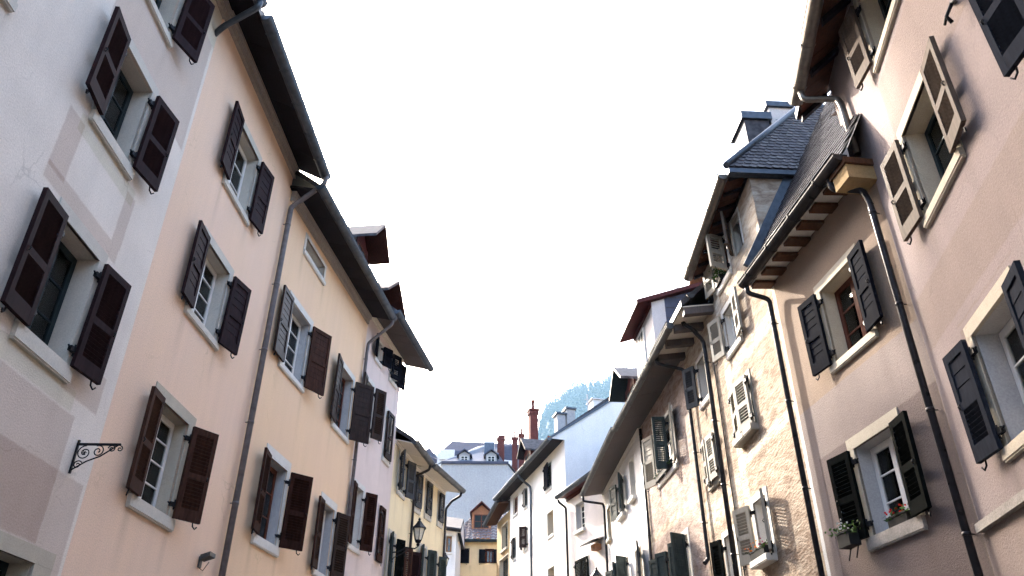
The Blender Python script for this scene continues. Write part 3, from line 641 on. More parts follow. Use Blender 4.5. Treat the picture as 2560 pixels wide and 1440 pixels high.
# ------------------------------------------------------------------ right side of the street
# lilac house, nearest on the right
V1 = [(1.20, 2.28, 6.86, 8.06), (1.22, 2.28, 9.34, 10.5), (1.24, 2.28, 4.08, 5.28), (4.24, 5.25, 6.50, 7.85), (4.3, 5.3, 9.3, 10.5), (4.3, 5.3, 3.9, 5.2)]
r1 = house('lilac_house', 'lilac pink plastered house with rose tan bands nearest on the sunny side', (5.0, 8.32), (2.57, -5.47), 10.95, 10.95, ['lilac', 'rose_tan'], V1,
           [(.10, 14, 5.64, 6.32, 1), (.97, 2.5, 5.5, 5.52, 1), (1.0, 14, 7.84, 9.1, 1), (.96, 1.09, 6.70, 8.24, 1), (1.0, 1.12, 3.9, 5.45, 1), (.0, 14, 0, 3.58, 1)], u_min=-.68, side_l=True)
window(r1, *V1[0], sw=.12, top=.14, surround='stone', frame='frame_dark', sh=('taupe', 'taupe'), L=4, Rr=5, hw=.50, deep=.30, curtain='split')
window(r1, *V1[1], sw=.12, top=.14, surround='stone', frame='frame_dark', sh='taupe', L=12, Rr=5, hw=.46, deep=.30)
window(r1, *V1[2], sw=.12, top=.14, surround='stone', reveal='reveal_grey', frame='frame_white', sh='slate_blue', style='mixed', L=5, Rr=6, hw=.46, deep=.30)
window(r1, *V1[3], sw=.12, top=.14, surround='stone', frame='frame_dark', sh='slate_blue', L=8, Rr=6, hw=.50, deep=.30)
window(r1, *V1[4], sw=.12, surround='stone', frame='frame_dark', sh='slate_blue', L=8, Rr=6, hw=.50, deep=.30)
window(r1, *V1[5], sw=.12, surround='stone', frame='frame_dark', sh='slate_blue', L=8, Rr=6, hw=.50, deep=.30)
eave(r1, -1.0, 13.8, 10.42, 10.55, .50, 40, 3.4, 'soffit_red', None, 'gutter_bronze', 'slate', planks=.34, slope_soffit=.42, gu=(-.62, 13.7), rafters=(.95, .10, .10, 'soffit_dark'))
b_ = MB(); b_.box(.04, 8.0, -.07, -.002, 3.55, 3.64); obj('ledge', b_, 'sill_dark', r1)
pipe(r1, [(-.30, -.57, 10.40), (-.30, -.55, 10.22), (-.22, -.10, 10.08), (-.16, -.09, 9.9), (-.12, -.09, 8.9)], .05, 'gutter_bronze', False)

# terracotta house with the slate mansard
V2 = [(1.46, 2.46, 6.43, 7.65), (1.40, 2.40, 3.97, 5.16)]
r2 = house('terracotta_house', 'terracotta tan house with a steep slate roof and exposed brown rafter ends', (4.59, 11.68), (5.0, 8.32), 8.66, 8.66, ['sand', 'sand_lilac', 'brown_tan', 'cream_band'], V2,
           [(0, 3.38, 0, 6.15, 1), (.43, 3.38, 0, 5.32, 2), (0.0, .10, 0, 8.6, 3)])
window(r2, *V2[0], sw=.14, top=.15, surround='stone', reveal='stone', frame='frame_brown', rows=3, sh='ink', style='plank', L=8, Rr=8, hw=.44, deep=.28, curtain='split')
window(r2, *V2[1], sw=.15, top=.16, surround='stone', reveal='reveal_grey', frame='frame_white', rows=3, sh='black_green', L=10, Rr=9, hw=.45, deep=.28, sill_mat='sill_dark', sill_h=.15, curtain='split')
eave(r2, 0, 3.36, 8.60, 8.60, .40, 61.7, 2.9, 'stone_white', None, 'pipe_dark', None, planks=3.4, slope_soffit=.03, gu=(-.05, 3.46), rafters=(.46, .21, .055, 'rafter_brown'))
b_ = MB(); tp = math.tan(R(61.7)); Zr = lambda y: 8.70 + (y + .42) * tp
b_.face([(-.05, -.43, Zr(-.43)), (3.6, -.43, Zr(-.43)), (3.6, 3.4, Zr(3.4)), (-.05, 3.4, Zr(3.4))]); b_.face([(-.05, 3.4, Zr(3.4)), (3.6, 3.4, Zr(3.4)), (3.6, 7, Zr(3.4) - 1.5), (-.05, 7, Zr(3.4) - 1.5)])
b_.face([(0, -.02, 8.6), (0, 3.4, Zr(3.4)), (0, 3.4, 8.6)], 1); b_.face([(3.4, -.02, 8.6), (3.4, 3.4, 8.6), (3.4, 3.4, Zr(3.4))], 1)
ro = obj('roof', b_, ['slate', 'white_rose'], r2)
t_ = tiles(lambda u, v: 0 < u < 3.5 and v < 7.6, (0, -.45, Zr(-.45) + .01), (1, 0, 0), (0, 1, tp), 24, 50, .16, .17, False); obj('slates', t_, ['slate', 'slate_b'], ro)
b_ = MB(); b_.box(3.10, 3.46, -.43, -.004, 8.28, 8.50); b_.box(3.06, 3.50, -.46, -.003, 8.505, 8.60, 1); obj('eave_box', b_, ['ochre', 'rafter_brown'], r2)
pipe(r2, [(3.02, -.44, 8.60), (3.02, -.42, 8.40), (3.24, -.12, 8.24), (3.28, -.10, 8.0), (3.28, -.10, .05)], .044, 'pipe_dark')
pipe(r2, [(.02, -.46, 8.62), (.02, -.46, 8.44), (.12, -.14, 8.28), (.08, -.12, 8.0), (.06, -.12, .05)], .044, 'pipe_dark')

# tall old ochre house with the fish scale hip
V3 = [(.44, 1.22, 10.02, 10.86), (.42, 1.20, 8.50, 9.42), (.34, 1.26, 6.68, 7.68), (.44, 1.10, 4.42, 5.44), (1.66, 2.1, 10.1, 10.9)]
r3 = house('ochre_house', 'tall weathered ochre house with a fish scale slate hip above the terracotta house', (4.43, 14.6), (4.59, 11.68), 10.72, 11.12, ['old_ochre', 'old_light', 'stone_white'], V3,
           [(0, 2.92, 7.98, 8.3, 1), (0, 2.92, 6.2, 6.42, 1), (0, .35, 0, 10.6, 1), (0, 2.92, 9.6, 11, 1)], depth=6.0)
window(r3, *V3[0], sw=.08, top=.10, surround='stone_white', frame='frame_brown', rows=2, sh='chalk', L=14, Rr=70, hw=.40, deep=.2)
window(r3, *V3[1], sw=.10, top=.12, surround='stone_white', frame='frame_white', rows=3, sh=('chalk', 'chalk'), L=20, Rr=6, hw=.40, deep=.2)
window(r3, *V3[2], sw=.08, top=.08, surround='chalk', frame='frame_dark', rows=3, sh='chalk', L=172, Rr=172, hw=.47, deep=.2, sill_out=.16)
window(r3, *V3[3], sw=.10, top=.12, surround='stone_white', frame='frame_white', rows=3, sh='chalk', L=24, Rr=20, hw=.42, deep=.24, sill_out=.2)
window(r3, *V3[4], sw=.05, top=.06, surround='stone_white', frame='frame_dark', cols=1, rows=1, sh='taupe', L=150, hw=.52, deep=.2, sill=False)
eave(r3, -.05, 2.98, 10.55, 11.10, .42, 50, 2.3, 'soffit_red', None, 'gutter_bronze', None, planks=.4, slope_soffit=.18, rafters=(.42, .07, .06, 'soffit_dark'), gu=(-.05, 2.9))
# hip roof: front slope, side slope towards the viewer, back
b_ = MB(); fe = -.45; A_ = Vector((-.08, fe, 10.66)); B_ = Vector((3.05, fe, 11.20)); C_ = Vector((1.40, 2.3, 14.55)); D_ = Vector((.0, 2.3, 14.55)); E_ = Vector((3.05, 6.0, 11.2)); F_ = Vector((1.40, 4.5, 14.55)); G_ = Vector((0, 4.5, 14.55)); H_ = Vector((-.08, 6.0, 11.0))
b_.face([A_, B_, C_, D_]); b_.face([B_, E_, F_, C_]); b_.face([C_, F_, G_, D_]); b_.face([D_, G_, H_, A_], 1); b_.face([E_, H_, G_, F_])
ro = obj('roof', b_, ['slate', 'white_rose'], r3)
ezv = Vector((1.40 - 3.05, 0, 14.55 - 11.2)); sl_ = ezv.length
t_ = tiles(lambda u, v: v < sl_ and (2.75 / sl_) * v < u < 6.45 - (1.5 / sl_) * v, (3.06, fe, 11.21), (0, 1, 0), ezv, 45, 26, .15, .155, True); obj('fish_scale_slates', t_, ['slate_b', 'slate'], ro)
b_ = MB(); b_.tube([A_ + Vector((.3, 0, .1)), A_ + Vector((.1, 0, .1))], .05, 8); b_.tube([B_ + Vector((0, -.02, .06)), C_ + Vector((0, 0, .06))], .07, 8); b_.tube([C_, F_], .08, 8); obj('ridge_cap', b_, 'zinc', ro)
b_ = MB(); b_.box(2.94, 3.10, -.45, 1.3, 11.06, 11.16); b_.obox((2.95, -.30, 8.98), (2.95, .98, 11.36), .30, .06, 0, (1, 0, 0)); obj('flashing', b_, 'zinc', r3)
chimney(r3, .55, 1.35, .80, .60, 12.2, 14.5, 'slate_b', 'zinc', 0, cap_h=.22); chimney(r3, .62, 2.0, .62, .55, 13.6, 14.95, 'white_rose', 'zinc', 0, cap_h=.16)
b_ = MB(); b_.tube([(.25, -.35, 11.0), (.25, -.35, 11.2)], .015, 5); b_.obox((.05, -.35, 11.22), (.45, -.35, 11.30), .03, .05); b_.obox((.4, -.35, 11.3), (.5, -.35, 11.42), .03, .05); obj('roof_ornament', b_, 'iron', ro)

# narrow strip of the ochre house with its own eave
V3b = [(.92, 1.58, 8.24, 9.24), (.80, 1.56, 6.42, 7.38), (1.20, 1.84, 3.9, 5.24)]
r3b = house('narrow_ochre_house', 'narrow weathered ochre house crossed by a thick dark drainpipe', (4.25, 17.19), (4.43, 14.6), 10.0, 10.0, ['old_ochre', 'old_light'], V3b, [(0, 2.6, 9.2, 10, 1), (.2, 2.6, 5.6, 6.2, 1)])
window(r3b, *V3b[0], sw=.08, top=.10, surround='stone_white', frame='frame_brown', rows=3, sh='grey_shutter', L=30, hw=.34)
window(r3b, *V3b[1], sw=.06, top=.07, surround='chalk', frame='frame_dark', rows=3, sh='chalk', L=172, Rr=172, hw=.38)
window(r3b, *V3b[2], sw=.09, top=.11, surround='stone_white', frame='frame_white', rows=3, sh='black_green', L=20, hw=.34)
eave(r3b, 0, 2.55, 9.84, 9.84, .70, 42, 3.4, 'soffit_white', None, 'zinc_light', 'slate', planks=.4, slope_soffit=.1, gu=(0, 1.72), gr=.09, rafters=(.85, .16, .16, 'soffit_grey'))
gut_run(r3b, 1.74, 2.6, lambda u: 10.08, -.50, .09, 'zinc_light')
pipe(r3b, [(1.80, -.50, 10.10), (1.80, -.50, 9.84), (1.98, -.36, 9.62), (1.90, -.12, 9.36), (1.90, -.11, 9.0), (1.96, -.11, .05)], .050, 'pipe_dark')
pipe(r3b, [(.10, -.74, 9.80), (.12, -.70, 9.62), (.30, -.12, 9.40), (.32, -.10, 9.1), (.34, -.10, 5.0), (.42, -.22, 4.9)], .042, 'pipe_dark')

pipe(r3b, [(2.12, -.03, 9.6), (2.10, -.03, 6.2), (2.16, -.03, 4.0), (2.16, -.03, .1)], .011, 'iron', False, 'cable')
pipe(r3b, [(.18, -.02, 9.2), (.2, -.02, 5.2), (.26, -.02, .1)], .009, 'iron', False, 'cable')

# pinkish house
V4 = [(1.62, 3.42, 7.66, 9.08), (3.04, 3.62, 4.2, 5.9), (1.14, 1.90, 4.3, 5.88)]
r4 = house('rough_pink_house', 'rough pinkish rendered house with a wide flower sill window under boarded eaves', (3.87, 22.06), (4.25, 17.19), 9.9, 9.9, ['old_pink', 'old_light'], V4, [(0, 4.9, 6.35, 6.6, 1), (0, .25, 0, 9.9, 1)])
window(r4, *V4[0], sw=.10, top=.10, surround='stone_white', frame='frame_white', rows=3, sh=('chalk', 'chalk'), L=16, Rr=14, hw=.52, style='mixed', deep=.22)
obj('shutter', shutter_mesh(.34, 1.40, 'louver', 'grey_green', -1), '', r4, (2.92, -.06, 7.68), -R(100))
obj('shutter', shutter_mesh(.52, 1.40, 'plank', 'chalk'), '', r4, (2.24, -.03, 7.68), -R(8))
window(r4, *V4[1], sw=.12, top=.13, surround='stone_white', frame='frame_white', rows=3, sh='grey_green', style='plank', L=22, Rr=60, hw=.42)
window(r4, *V4[2], sw=.10, top=.11, surround='old_pink', frame='frame_brown', rows=3, sh='grey_green', style='plank', L=20, Rr=150, hw=.40)
eave(r4, .05, 4.95, 9.68, 9.74, .72, 42, 3.4, 'soffit_grey', None, 'zinc_light', 'slate', planks=.52, slope_soffit=.16, gu=(.1, 6.6), gr=.09)
pipe(r4, [(.28, -.06, 9.72), (.28, -.06, .05)], .045, 'pipe_dark', True)
# wide shed dormer with a slate hung cheek
b = MB(); b.face([(.25, .02, 10), (2.5, .02, 10), (2.5, .02, 12.8), (.25, .02, 12.8)]); b.face([(2.5, .02, 10), (2.5, .42, 10), (2.5, .42, 12.94), (2.5, .02, 12.8)]); b.face([(2.5, .42, 10), (2.5, 3.2, 10), (2.5, 3.2, 13.9), (2.5, .42, 12.94)], 1); b.face([(.25, .02, 10), (.25, .02, 12.8), (.25, 3.2, 13.9), (.25, 3.2, 10)])
b.box(.25, 2.52, -.02, .019, 12.66, 12.80, 2)
dm = obj('dormer', b, ['white_rose', 'slate_far', 'red_wood'], r4)
b = MB()
for k in range(9): b.box(2.502, 2.512, .44, 3.2, 10.6 + k * .34, 10.6 + k * .34 + .02)
obj('slate_courses', b, 'slate', dm)
b = MB(); q = [(.05, -.45, 12.66), (2.66, -.45, 12.66), (2.66, 3.3, 13.98), (.05, 3.3, 13.98)]; b.face(list(reversed(q)), 1); b.face([(x, y, z + .13) for x, y, z in q])
for a, c in ((0, 1), (1, 2), (3, 0)): b.face([q[a], q[c], (*q[c][:2], q[c][2] + .13), (*q[a][:2], q[a][2] + .13)], 1)
obj('roof', b, ['slate_b', 'red_wood'], dm)
b = MB(); b.box(.8, 1.5, -.03, .015, 11.2, 12.5); b.box(.87, 1.12, -.034, -.031, 11.27, 12.43, 1); b.box(1.18, 1.43, -.034, -.031, 11.27, 12.43, 1); obj('window', b, ['frame_white', 'frame_dark'], dm)
dormer(r4, 1.6, 2.2, 1.2, 12.9, 14.1, 14.6, out=.5, over=.2, length=3, wood='orange_wood', cheek='orange_wood', roofm='slate_b', under='orange_wood')

# white house with soffit
V5 = [(2.82, 3.72, 8.06, 9.22), (4.70, 5.36, 8.14, 9.36), (.62, 1.22, 7.84, 8.9), (4.62, 5.36, 5.0, 6.62), (1.3, 2.2, 5.2, 6.75), (2.9, 3.6, 5.2, 6.7)]
r5 = house('white_house', 'white plastered house with grey boarded eaves and grey green shutters', (3.42, 28.48), (3.87, 22.06), 9.72, 9.94, ['white'], V5)
window(r5, *V5[0], sw=.04, top=.05, surround='stone_white', frame='frame_dark', rows=3, sh='grey_green', style='plank', L=16, Rr=24, hw=.46, sill_out=.14)
window(r5, *V5[1], sw=.03, top=.03, surround='stone_white', frame='frame_dark', rows=2, sill_out=.14)
window(r5, *V5[2], sw=.03, top=.03, surround='stone', frame='frame_white', rows=2, cols=1, sill_out=.12, deep=.3)
window(r5, *V5[3], sw=.03, top=.03, surround='stone', frame='frame_white', rows=3, deep=.32, sh='grey_shutter', style='plank', Rr=14, hw=.9)
window(r5, *V5[4], sw=.05, top=.05, surround='stone_white', frame='frame_dark', rows=3, sh='grey_green', style='plank', L=20, Rr=30, hw=.45)
window(r5, *V5[5], sw=.05, top=.05, surround='stone_white', frame='frame_dark', rows=3, sh='grey_green', style='plank', L=25, Rr=60, hw=.4)
eave(r5, 0, 6.42, 9.55, 9.78, .72, 42, 3.6, 'soffit_grey', 'stone_white', 'zinc_light', 'slate', planks=.6, slope_soffit=.12, gu=(0.0, 6.45), gr=.09, frieze_h=.16, frieze_t=.05)
pipe(r5, [(.10, -.78, 9.54), (.10, -.76, 9.36), (.60, -.12, 9.14), (.62, -.10, 8.9), (.5, -.10, .05)], .045, 'pipe_dark', False)
dormer(r5, 4.2, .35, 1.4, 10.6, 12.27, 12.8, out=.55, over=.32, length=3, wood='red_wood', cheek='red_wood', roofm='slate_b', under='frame_dark')

# small recessed pinkish white house
V6 = [(.94, 1.78, 8.84, 9.90), (.86, 1.98, 6.3, 7.76)]
r6 = house('small_rose_house', 'small pinkish white house with red fascia squeezed between two white houses', (2.29, 31.8), (3.42, 28.48), 10.5, 10.5, ['white_rose'], V6)
window(r6, *V6[0], sw=.06, top=.06, surround='stone_white', reveal='reveal_grey', frame='frame_white', rows=4, sill_out=.12)
window(r6, *V6[1], sw=.04, top=.04, surround='stone_white', frame='frame_dark', rows=2, sh='black_green', L=178, Rr=178, hw=.55, sill=False)
eave(r6, .02, 3.6, 10.36, 10.36, .36, 38, 3.0, 'red_wood', 'red_wood', 'zinc', 'slate_b', planks=.5, slope_soffit=.04, frieze_h=.14, frieze_t=.06)
pipe(r6, [(.10, -.40, 10.30), (.10, -.38, 10.2), (.14, -.10, 10.0), (.14, -.09, 9.8), (.14, -.09, .05)], .05, 'pipe_dark', False)

# big white house with the firewall gable
V7 = [(6.42, 7.30, 11.5, 12.6), (2.86, 3.36, 11.66, 12.52), (.68, 1.54, 11.78, 12.68), (2.62, 3.36, 9.66, 10.66), (.62, 1.18, 9.64, 10.64), (6.53, 7.44, 9.42, 10.44), (6.49, 7.38, 7.0, 8.1), (.7, 1.3, 7.2, 8.1)]
r7 = house('gabled_white_house', 'big bluish white house with a bare gable wall and dark eaves at the street bend', (-.04, 40.73), (2.29, 31.8), 13.02, 13.02, ['white'], V7, depth=8)
for k, w_ in enumerate(V7):
    if k in (5, 6): window(r7, *w_, sw=.03, top=.03, surround='stone_white', reveal='stone', frame='frame_brown', rows=2, deep=.34)
    elif k == 3: window(r7, *w_, sw=.03, top=.03, surround='stone_white', frame='frame_dark', rows=2, sh='umber', L=150, Rr=120, hw=.36, sill_h=.1)
    elif k == 2: window(r7, *w_, sw=.03, top=.03, surround='stone_white', frame='frame_brown', rows=2, sill_h=.1, deep=.12)
    else: window(r7, *w_, sw=.03, top=.03, surround='stone_white', frame='frame_dark', rows=2, sill_h=.1, deep=.14, sh=('grey_shutter' if k == 1 else 'ink'), style='plank', L=176, hw=w_[1] - w_[0] - .04)
eave(r7, -.7, 9.20, 12.90, 12.90, .60, 37, 4.0, 'soffit_dark', None, 'zinc', 'slate_b', planks=.8, slope_soffit=.08, gu=(-.7, 9.25), fascia='white', verge=0.02)
pipe(r7, [(4.19, -.66, 12.90), (4.19, -.64, 12.72), (4.26, -.12, 12.3), (4.28, -.10, 12.0), (4.28, -.10, .05)], .06, 'zinc', False)
b_ = MB()  # firewall rising above the roof slope
pr = [(-.62, 12.96), (.9, 14.0), (4.0, 16.2)]
b_.face([(9.24, 0, 0), (9.24, 8, 0), (9.24, 8, 13.0), (9.24, 4.0, 16.2), (9.24, .9, 14.0), (9.24, 0, 13.38)]); b_.face([(9.24, -.62, 12.96), (9.24, 0, 12.94), (9.24, 0, 13.38)]); b_.face([(8.94, 0, 12.9), (8.94, 0, 13.38), (8.94, .9, 14.0), (8.94, 4.0, 16.2), (8.94, 4, 12.9)])
for i in range(2): b_.obox((9.09, pr[i][0], pr[i][1] + .05), (9.09, pr[i + 1][0], pr[i + 1][1] + .05), .42, .09, 1)
obj('gable_wall', b_, ['white', 'zinc'], r7)
chimney(r7, 7.0, .56, .5, .40, 13.2, 14.92, 'firewall', 'zinc', 0, cap_h=.09); chimney(r7, 7.05, 1.02, .5, .40, 13.6, 15.2, 'firewall', 'zinc', 0, cap_h=.09); chimney(r7, 7.6, 2.2, .7, .6, 14.0, 15.55, 'white', 'white', 0, cap_h=.05)
chimney(r7, -1.0, 1.6, .46, .46, 12.8, 18.3, 'brick', 'brick', 1, 'brick', bands=True); 
dormer(r7, 2.4, .3, 1.15, 13.2, 14.72, 15.3, out=.38, over=.22, length=2.4, wood='red_wood', cheek='red_wood', roofm='slate_b', under='soffit_dark')
b_ = MB(); b_.tube([(8.3, 1.5, 14.0), (8.3, 1.5, 15.6)], .03, 6); b_.obox((8.3, 1.38, 15.35), (8.3, 1.62, 15.35), .03, .03); obj('antenna', b_, 'firewall', r7)

# ochre house end behind
V8 = [(1.2, 2.5, 10.6, 11.9), (.7, 2.7, 8.6, 10.2)]
r8 = house('small_ochre_house', 'ochre house end with a reddish boarded eave at the far bend', (-.77, 44.08), (-.04, 41.14), 12.4, 12.4, ['ochre'], V8)
for w_ in V8: window(r8, *w_, sw=.05, top=.05, surround='stone', frame='frame_dark', rows=2, sill_out=.1)
eave(r8, -.2, 3.0, 12.25, 12.75, .62, 34, 3.0, 'soffit_red', None, 'zinc', 'slate_b', planks=.5, slope_soffit=.1)

# ------------------------------------------------------------------ houses that close the view
VC = [(.28, .82, 10.80, 11.62), (1.80, 2.26, 10.80, 11.60)]
c1 = house('tiled_yellow_house', 'small yellow house with a grey pantile roof and wooden dormer at the street end', (-3.29, 47.0), (.3, 47.0), 12.1, 12.1, ['yellow'], VC)
window(c1, *VC[0], sw=.03, top=.03, surround='frame_dark', frame='frame_dark', cols=1, rows=1, sh='ink', style='plank', L=178, hw=.52, sill=False)
window(c1, *VC[1], sw=.03, top=.03, surround='frame_brown', frame='frame_brown', cols=2, rows=2, sh='ink', style='plank', L=6, Rr=6, hw=.36, sill=False)
b_ = MB(); nu = 46
def rf(u, v):  # u across, v up the slope 0..1; hipped on the left
    x = lerp(lerp(-.25, .95, v), 3.8, u); return (x, lerp(-.35, 3.2, v), lerp(12.08, 14.55, v) + .075 * abs(math.sin(x * 10.5)))
for j in range(10):
    for i in range(nu * 2):
        u0_, u1_ = i / (nu * 2), (i + 1) / (nu * 2); v0, v1 = j / 10, (j + 1) / 10
        q = [rf(u0_, v0), rf(u1_, v0), rf(u1_, v1), rf(u0_, v1)]; q[0] = (q[0][0], q[0][1], q[0][2] + .03); q[1] = (q[1][0], q[1][1], q[1][2] + .03); b_.face(q, 0, False)
b_.face([(-.25, -.35, 12.05), (.95, 3.2, 14.55), (.95, 5, 14.55), (-.25, 8, 12.05)], 1)
b_.box(-.3, 3.9, -.42, -.34, 11.96, 12.10, 2); b_.face([(-.25, -.36, 12.0), (3.8, -.36, 12.0), (3.8, 0, 12.0), (-.25, 0, 12.0)], 2)
ro = obj('roof', b_, ['tile', 'roof_metal', 'frame_dark'], c1)
dormer(c1, 1.48, .9, 1.15, 12.9, 14.0, 14.55, out=.3, over=.14, length=2.4, wood='orange_wood', cheek='orange_wood', roofm='tile', fmat='frame_brown')
b_ = MB(); b_.tube([(2.55, 1.6, 13.2), (2.55, 1.6, 14.6), (2.75, 1.6, 14.6)], .05, 8); obj('vent_pipe', b_, 'white', ro)

VA = [(.30, .62, 10.5, 11.36)]
an = house('white_annex', 'narrow white annex with a little hooded eave beside the yellow end house', (-3.80, 42.6), (-2.95, 42.6), 11.7, 11.7, ['white'], VA)
window(an, *VA[0], sw=.05, top=.05, surround='stone_white', frame='frame_oak', cols=1, rows=2)
eave(an, -.05, 1.1, 11.66, 11.5, .3, 25, 2.0, 'soffit_white', None, 'pipe_dark', 'slate_b', planks=.4)

fw = house('windowless_grey_house', 'tall windowless grey house with two roof dormers closing the street', (-5.67, 62), (-.33, 62), 21.85, 21.6, ['firewall'], [], depth=10)
b_ = MB(); b_.face([(-.7, 3.0, 0), (0, 0, 0), (0, 0, 21.85), (-.7, 3.0, 21.85)]); b_.face([(5.34, 0, 0), (7.4, 2.0, 0), (7.4, 2.0, 19.6), (5.34, 0, 21.6)]); obj('side_wall', b_, 'firewall', fw)
b_ = MB(); b_.box(-.1, 5.45, -.16, -.002, 21.60, 21.80, 1)
b_.face([(-.75, 1.0, 21.75), (0, -.1, 21.82), (3.7, 5.0, 25.0), (2.6, 6.0, 25.2)]); b_.face([(0, -.1, 21.82), (4.7, -.1, 21.65), (4.5, 5, 24.7), (3.7, 5.0, 25.0)]); b_.face([(4.7, -.1, 21.65), (5.5, -.1, 21.62), (5.5, 4, 22.4), (4.6, 3, 23.4)], 1); b_.face([(5.5, -.1, 21.62), (7.6, 2.0, 19.6), (7.6, 4, 19.8), (5.5, 4, 22.4)], 1)
b_.obox((-.72, .9, 21.85), (3.7, 5.0, 25.1), .22, .12, 2)
ro = obj('roof', b_, ['roof_metal', 'slate_far', 'stone_white'], fw)
for k, u in enumerate((1.75, 4.0)): dormer(fw, u, .5, .85, 21.85, 22.6, 22.95, out=.25, over=.22, length=2.6, wood='firewall', cheek='roof_metal', roofm='slate_far', under='slate_far', fmat='frame_white')
b_ = MB(); b_.box(3.3, 4.2, 2.6, 4.2, 22.6, 24.5); b_.box(3.32, 4.18, 2.56, 2.60, 23.3, 24.35, 1); obj('skylight_box', b_, ['white', 'roof_metal'], ro)
chimney(fw, 4.75, 3.6, .62, .5, 22.8, 24.9, 'brick', 'brick', 0, cap_h=.2)

rb = house('slate_roofed_house', 'pale house with a great blue slate roof rising behind the windowless grey house', (-7.4, 75), (1.6, 75), 27.0, 26.0, ['white'], [], depth=9)
b_ = MB(); b_.face([(.2, -.2, 26.9), (9.2, -.2, 24.5), (9.0, 2.2, 28.6), (1.2, 2.2, 28.95)]); b_.face([(.2, -.2, 26.9), (1.2, 2.2, 28.95), (1.2, 4, 28.95), (-.5, 6, 27.4)], 1); b_.box(.2, 1.7, -.25, .3, 26.2, 27.2, 2)
b_.obox((-.3, 0, 27.8), (1.15, 0, 28.9), .16, .1, 2); obj('roof', b_, ['slate_far', 'white', 'white'], rb)
chimney(rb, 6.4, .3, .6, .5, 26.2, 28.6, 'brick', 'brick', 0, cap_h=.25); 
lb = house('far_slate_gable', 'small dark slate gable peeping over the yellow eaves', (-9.5, 80), (-8.0, 80), 27.5, 27.5, ['slate_far'], [], depth=6)
b_ = MB(); b_.face([(-.1, -.1, 28.6), (1.6, -.1, 27.9), (1.5, 3, 28.9), (.55, 1.2, 29.6)]); b_.face([(-.1, -.1, 27.4), (1.6, -.1, 27.4), (1.6, -.1, 27.9), (-.1, -.1, 28.6)]); obj('roof', b_, 'slate_far', lb)
rc = house('far_chimney_house', 'far slate house carrying a pair of slim red chimneys', (-.1, 66), (4.0, 66), 22.0, 21.5, ['slate_far'], [], depth=6)
chimney(rc, .42, .6, .5, .5, 21, 25.4, 'brick', 'brick', 1); chimney(rc, 1.02, .6, .5, .5, 21, 25.7, 'brick', 'brick', 1)
chimney(rc, 3.6, .6, .5, .5, 21, 25.0, 'brick', 'brick', 2)
b_ = MB(); b_.face([(-.1, -.1, 22), (4.1, -.1, 21.5), (4.1, 3, 24), (.4, 3, 24.6)]); obj('roof', b_, 'slate_far', rc)

# ------------------------------------------------------------------ things fixed to or standing on the houses
def street_lamp(loc, rz, label, group, arm=.75, post=False):
    t = empty('street_lamp', loc, rz); tag(t, label, 'lamp', group)
    b = MB(); b.lathe([(.07, -.05), (.09, -.02), (.10, 0), (.105, .03)], 0, 0, 6, 0, True)
    for k in range(6):
        a = 2 * math.pi * (k + .5) / 6; b.tube([(.10 * math.cos(a), .10 * math.sin(a), .02), (.185 * math.cos(a), .185 * math.sin(a), .36)], .011, 4)
    obj('lantern_frame', b, 'iron', t)
    b = MB(); b.lathe([(.23, .355), (.225, .375), (.15, .45), (.085, .53), (.07, .56), (.03, .60), (.045, .63), (.012, .68)], 0, 0, 6, 0, True); obj('lantern_roof', b, 'iron', t)
    b = MB(); b.lathe([(.09, .03), (.172, .355)], 0, 0, 6, 0, True); obj('lantern_glass', b, 'lamp_glass', t)
    b = MB(); pts = [(0, 0, -.05), (0, 0, -.16), (-.12 * arm, 0, -.22), (-.45 * arm, 0, -.20), (-.75 * arm, 0, -.34), (-arm, 0, -.36)]; b.tube(pts, .020, 6)
    b.tube([(-arm, 0, -.62), (-.9 * arm, 0, -.50), (-.6 * arm, 0, -.38), (-.35 * arm, 0, -.22)], .014, 6); b.box(-arm - .02, -arm + .01, -.05, .05, -.72, -.28); b.lathe([(.035, -.14), (.055, -.10), (.035, -.06)], 0, 0, 8)
    obj('bracket', b, 'iron', t)
    return t
lp = street_lamp((-2.72, 23.2, 6.76), R(14), 'black street lantern in front of the yellow house corner', 'street lanterns')
l2 = copy_tree(lp); l2.location = (-3.35, 40.9, 9.45); l2.rotation_euler = (0, 0, R(5)); l2['label'] = 'small farther lantern before the white annex'; l2['category'] = 'lamp'
l3 = copy_tree(lp); l3.location = (2.98, 28.0, 6.3); l3.rotation_euler = (0, 0, R(195)); l3['label'] = 'lantern on the sunny side beside the small rose house'; l3['category'] = 'lamp'

# scrolled iron sign bracket on the grey house
def scroll(b, c, r0, turns, a0, sgn, rad=.007):
    pts = []
    for i in range(26):
        t = i / 25; a = a0 + sgn * turns * 2 * math.pi * t; r = r0 * (1 - .82 * t); pts.append((c[0], c[1] + r * math.cos(a), c[2] + r * math.sin(a)))
    b.tube(pts, rad, 5)
d1 = (Vector((-5.0, 8.98, 0)) - Vector((-4.76, -5.01, 0))).normalized()
sb = empty('sign_bracket', Vector((-4.76, -5.01, 0)) + d1 * 13.53 + Vector((0, 0, 4.26)), math.atan2(d1.y, d1.x) - R(180)); tag(sb, 'black scrolled wrought iron sign bracket on the grey house corner', 'bracket')
b = MB(); H_ = .30; Lb = .50
b.box(-.012, .012, 0, Lb, H_ - .012, H_ + .012); b.box(-.012, .012, .002, .024, -.04, H_ + .05)
b.tube([(0, .02, .0), (0, .16, .10), (0, .30, .16), (0, Lb - .02, H_)], .009, 5)
